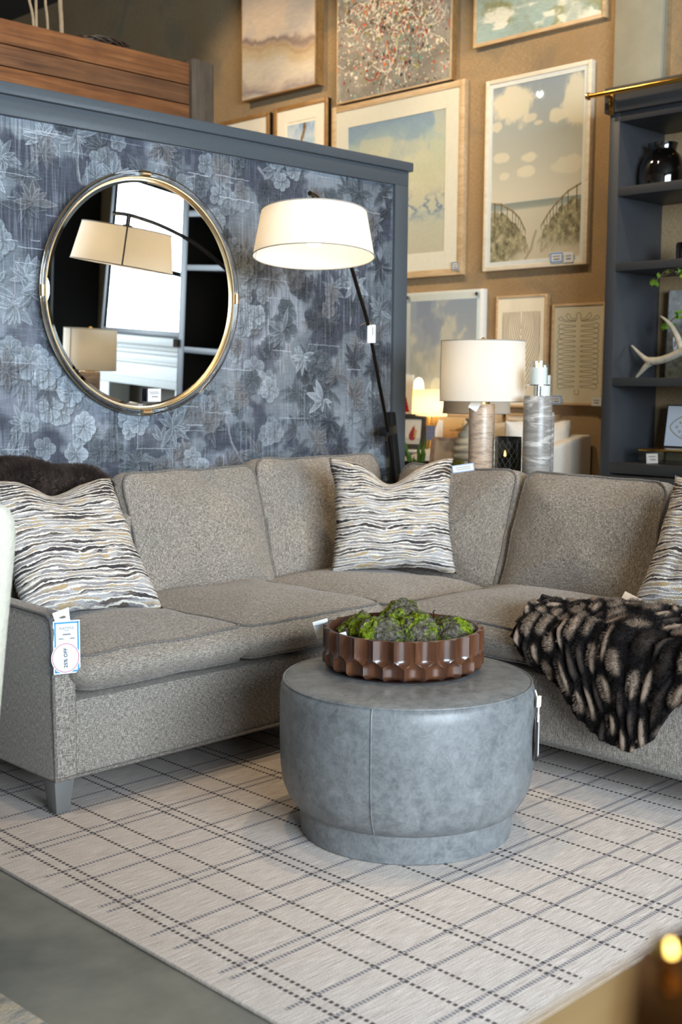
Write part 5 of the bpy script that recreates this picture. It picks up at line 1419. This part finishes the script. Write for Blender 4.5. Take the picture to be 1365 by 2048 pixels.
wb(G().box(5.44, -1.54, .1, 5.45, -.96, 3.1), 'door', CONC, bc, bevel=.002); wb(G().box(5.44, -2.36, .1, 5.45, -1.56, 3.1), 'door', CONC, bc, bevel=.002)

# ================================================================== foreground: cream chair at the left edge, tan table at lower right
fc = thing('boucle_chair', 'cream boucle armchair cut by the left frame edge', 'chair', (.85, 2.5, 0))
def bar(z, x1): return [(.3, 2.22, z), (x1, 2.22, z), (x1, 2.75, z), (.3, 2.75, z)]
g = G(); prof = [(.05, 1.175), (.30, 1.20), (.45, 1.222), (.60, 1.240), (.75, 1.258), (.87, 1.274), (.93, 1.281), (.965, 1.279), (.99, 1.268), (1.005, 1.245), (1.012, 1.20)]
vs = []; 
for z, x1 in prof: vs += [(x, y, z) for x, y in ((.3, 2.24), (x1-.03, 2.215), (x1-.008, 2.222), (x1, 2.245), (x1, 2.72), (x1-.03, 2.75), (.3, 2.75))]
n = 7; fs = [(i*n+k, i*n+(k+1) % n, (i+1)*n+(k+1) % n, (i+1)*n+k) for i in range(len(prof)-1) for k in range(n)]+[tuple(range(n)), tuple((len(prof)-1)*n+k for k in range(n))]
wb(g.add(vs, fs), 'back', BOUCLE, fc, angle=0)
wb(G().box(.3, 2.75, .12, 1.15, 3.25, .42), 'seat', BOUCLE, fc, bevel=.03)
for lx, ly in ((.35, 2.3), (1.08, 2.3), (.35, 3.15), (1.05, 3.15)): wb(G().box(lx, ly, 0, lx+.05, ly+.05, .14), 'leg', DKW, fc)
K_ = .47
def nr(x, y, z): return tuple(np.array(CP)+(np.array((x, y, z))-CP)*K_)
tt = thing('tan_counter', 'blurred tan counter top in the lower right corner', 'table', (.55, .22, 0))
q0, q1 = nr(.72, .20, .60), nr(1.75, .680, .62)
wb(G().box(q0[0], q0[1], q1[2]-.03, q1[0], q1[1], q1[2]), 'top', TANW, tt, bevel=.002)
wb(G().box(q0[0]+.02, q0[1]+.02, 0, q1[0]-.02, q1[1]-.02, q1[2]-.03), 'body', DKW, tt, bevel=.002)
zt_ = q1[2]
P_ = [tuple(map(float, on(*p, 2, zt_+.004))) for p in ((1276, 1906), (1420, 1822), (1600, 1990), (1500, 2300), (1245, 2250))]
bp = thing('bronze_tray', 'blurred amber bronze tray at the far edge of the tan counter', 'tray', (P_[0][0], P_[0][1], zt_))
AMB = simple('amber_bronze', S(120,76,24), .25, .9)
wb(G().prism([(x, y, zt_) for x, y, z in P_], (0, 0, .005)), 'plate', AMB, bp, bevel=.001)
kx = on(1330, 1900, 2, zt_+.012)
wb(G().lathe([(0, -.008), (.005, -.006), (.008, 0), (.005, .006), (0, .008)], 20, c=(float(kx[0]), float(kx[1]), zt_+.013)), 'glint_ball', BRASS, bp)  # polished ball added on the tray only to give a bright glint

# ================================================================== tags on sofa, ottoman, bowl and pillows
tg = thing('sale_tag', 'blue bordered sale tag with round 25% OFF sticker on the left sofa arm', 'price tag')
tg.matrix_world = face_m((1.832, 2.930, .505), (-.12, -1, .10), roll=-.045)
W_, H_ = .082, .150
G().box(-W_/2, -H_/2, -.001, W_/2, H_/2, 0).build('card', CARD, tg, smooth=False)
g = G(); e, bw = .004, .0042
for x0, y0, x1, y1 in ((-W_/2+e, -H_/2+e, W_/2-e, -H_/2+e+bw), (-W_/2+e, H_/2-e-bw, W_/2-e, H_/2-e), (-W_/2+e, -H_/2+e, -W_/2+e+bw, H_/2-e), (W_/2-e-bw, -H_/2+e, W_/2-e, H_/2-e)): g.box(x0, y0, 0, x1, y1, .0004)
g.build('blue_border', BLUE, tg, smooth=False)
st = G().lathe([(0, .0012), (.044, .0012)], 48, c=(-.0045, -.030, 0)).build('round_sticker', CARD, tg, smooth=False)
G().lathe([(.0392, .0018), (.0408, .0018)], 64, c=(-.0045, -.030, 0)).build('pink_ring', PINK, st, smooth=False)
text_mesh('25% OFF', .0150, NAVYINK, 'lettering', st, Matrix.Translation((-.0045, -.030, .0022)) @ Matrix.Rotation(PI/2, 4, 'Z'), .0002)
text_mesh('PLATYPUS', .0098, INK, 'lettering', tg, Matrix.Translation((0, .053, .0008)))
text_mesh('HOME', .0048, INK, 'lettering', tg, Matrix.Translation((0, .0465, .0008)))
card_marks(G(), Matrix.Identity(4), [(-.012, .012, .036, .004), (-.024, -.010, .024, .003), (.010, .024, .024, .003)]).build('print', INK, tg, smooth=False)
g = G().box(-.058, -H_/2-.004, -.0025, .044, .115, -.0018); g.build('plastic_sleeve', SLEEVE, tg, smooth=False)
pc = G().prism([(-.030, .062, -.0012), (.014, .060, -.0012), (.008, .112, -.0012), (-.042, .098, -.0012)], (0, 0, -.0006)).build('paper_slip', CARD, tg, smooth=False)
pm = on(925, 936, 0, 3.70)
small_card('price_card', 'white price card with blue border behind the corner pillow', 'price card', face_m((3.70, float(pm[1])-.005, float(pm[2])), (-.8, -.6, .25), roll=.16), .085, .030, [(-.03, .03, .004, .002), (-.026, .03, -.004, .002)], BLUE, .0016)
pm = on(1283, 1201, 0, 3.55)
small_card('price_card', 'folded kraft price card beside the right pillow on the fur throw', 'price card', face_m((3.50, float(pm[1])+.005, .548), (-.75, -.45, .5), roll=-.45), .062, .026, [], mat=simple('kraft_card', S(176,156,136), .8))
pm = on(660, 1228, 1, 2.47)
small_card('price_card', 'white price card in a plastic sleeve behind the left rim of the walnut bowl', 'price card', face_m((2.425, 2.505, .540), (-.7, -.7, .2), roll=.28), .045, .050, [(-.02, .02, .012, .003)])
small_card('price_card', 'small white tag resting on the moss inside the left rim of the bowl', 'price card', face_m((2.355, 2.352, .552), (-.6, -.5, .6), roll=.3), .026, .020, [])
mt_ = G().lathe([(0, 0), (.004, .002), (.004, .01), (0, .012)], 10).tube([(0, 0, .01), (.006, .004, .02), (-.004, 0, .028), (.006, 0, .032)], .0018, 6).build('twist_tie', BLACK)
mt_.location = (2.69, 2.305, .556); tag(mt_, 'black twist tie sticking up at the right back rim of the bowl', 'twist tie')
ot = thing('leather_tag', 'dark leather hang tag on a cream string at the right side of the ottoman', 'tag')
ta = math.radians(180+41.8+77)
tp = OT+Vector((.362*math.cos(ta), .362*math.sin(ta), .30))
ot.matrix_world = face_m(tp, (math.cos(ta), math.sin(ta), 0))
G().prism([(.030*math.cos(q), .060*math.sin(q)-.02, 0) for q in np.linspace(0, 2*PI, 28, endpoint=False)], (0, 0, .002)).build('leather_leaf', simple('dark_leather', S(46,34,34), .5), ot, smooth=False)
G().box(.014, -.07, .003, .034, .045, .004).build('white_card', CARD, ot, smooth=False)
G().tube([(0, .03, .003), (.004, .07, .004), (-.004, .095, .002), (0, .118, -.006)], .0022, 6).build('cream_string', LINEN, ot)
G().prism([(-.018, .075, .001), (.016, .070, .001), (.022, .098, .001), (.0, .088, .001), (-.014, .104, .001)], (0, 0, .008)).build('string_bow', LINEN, ot, smooth=False)
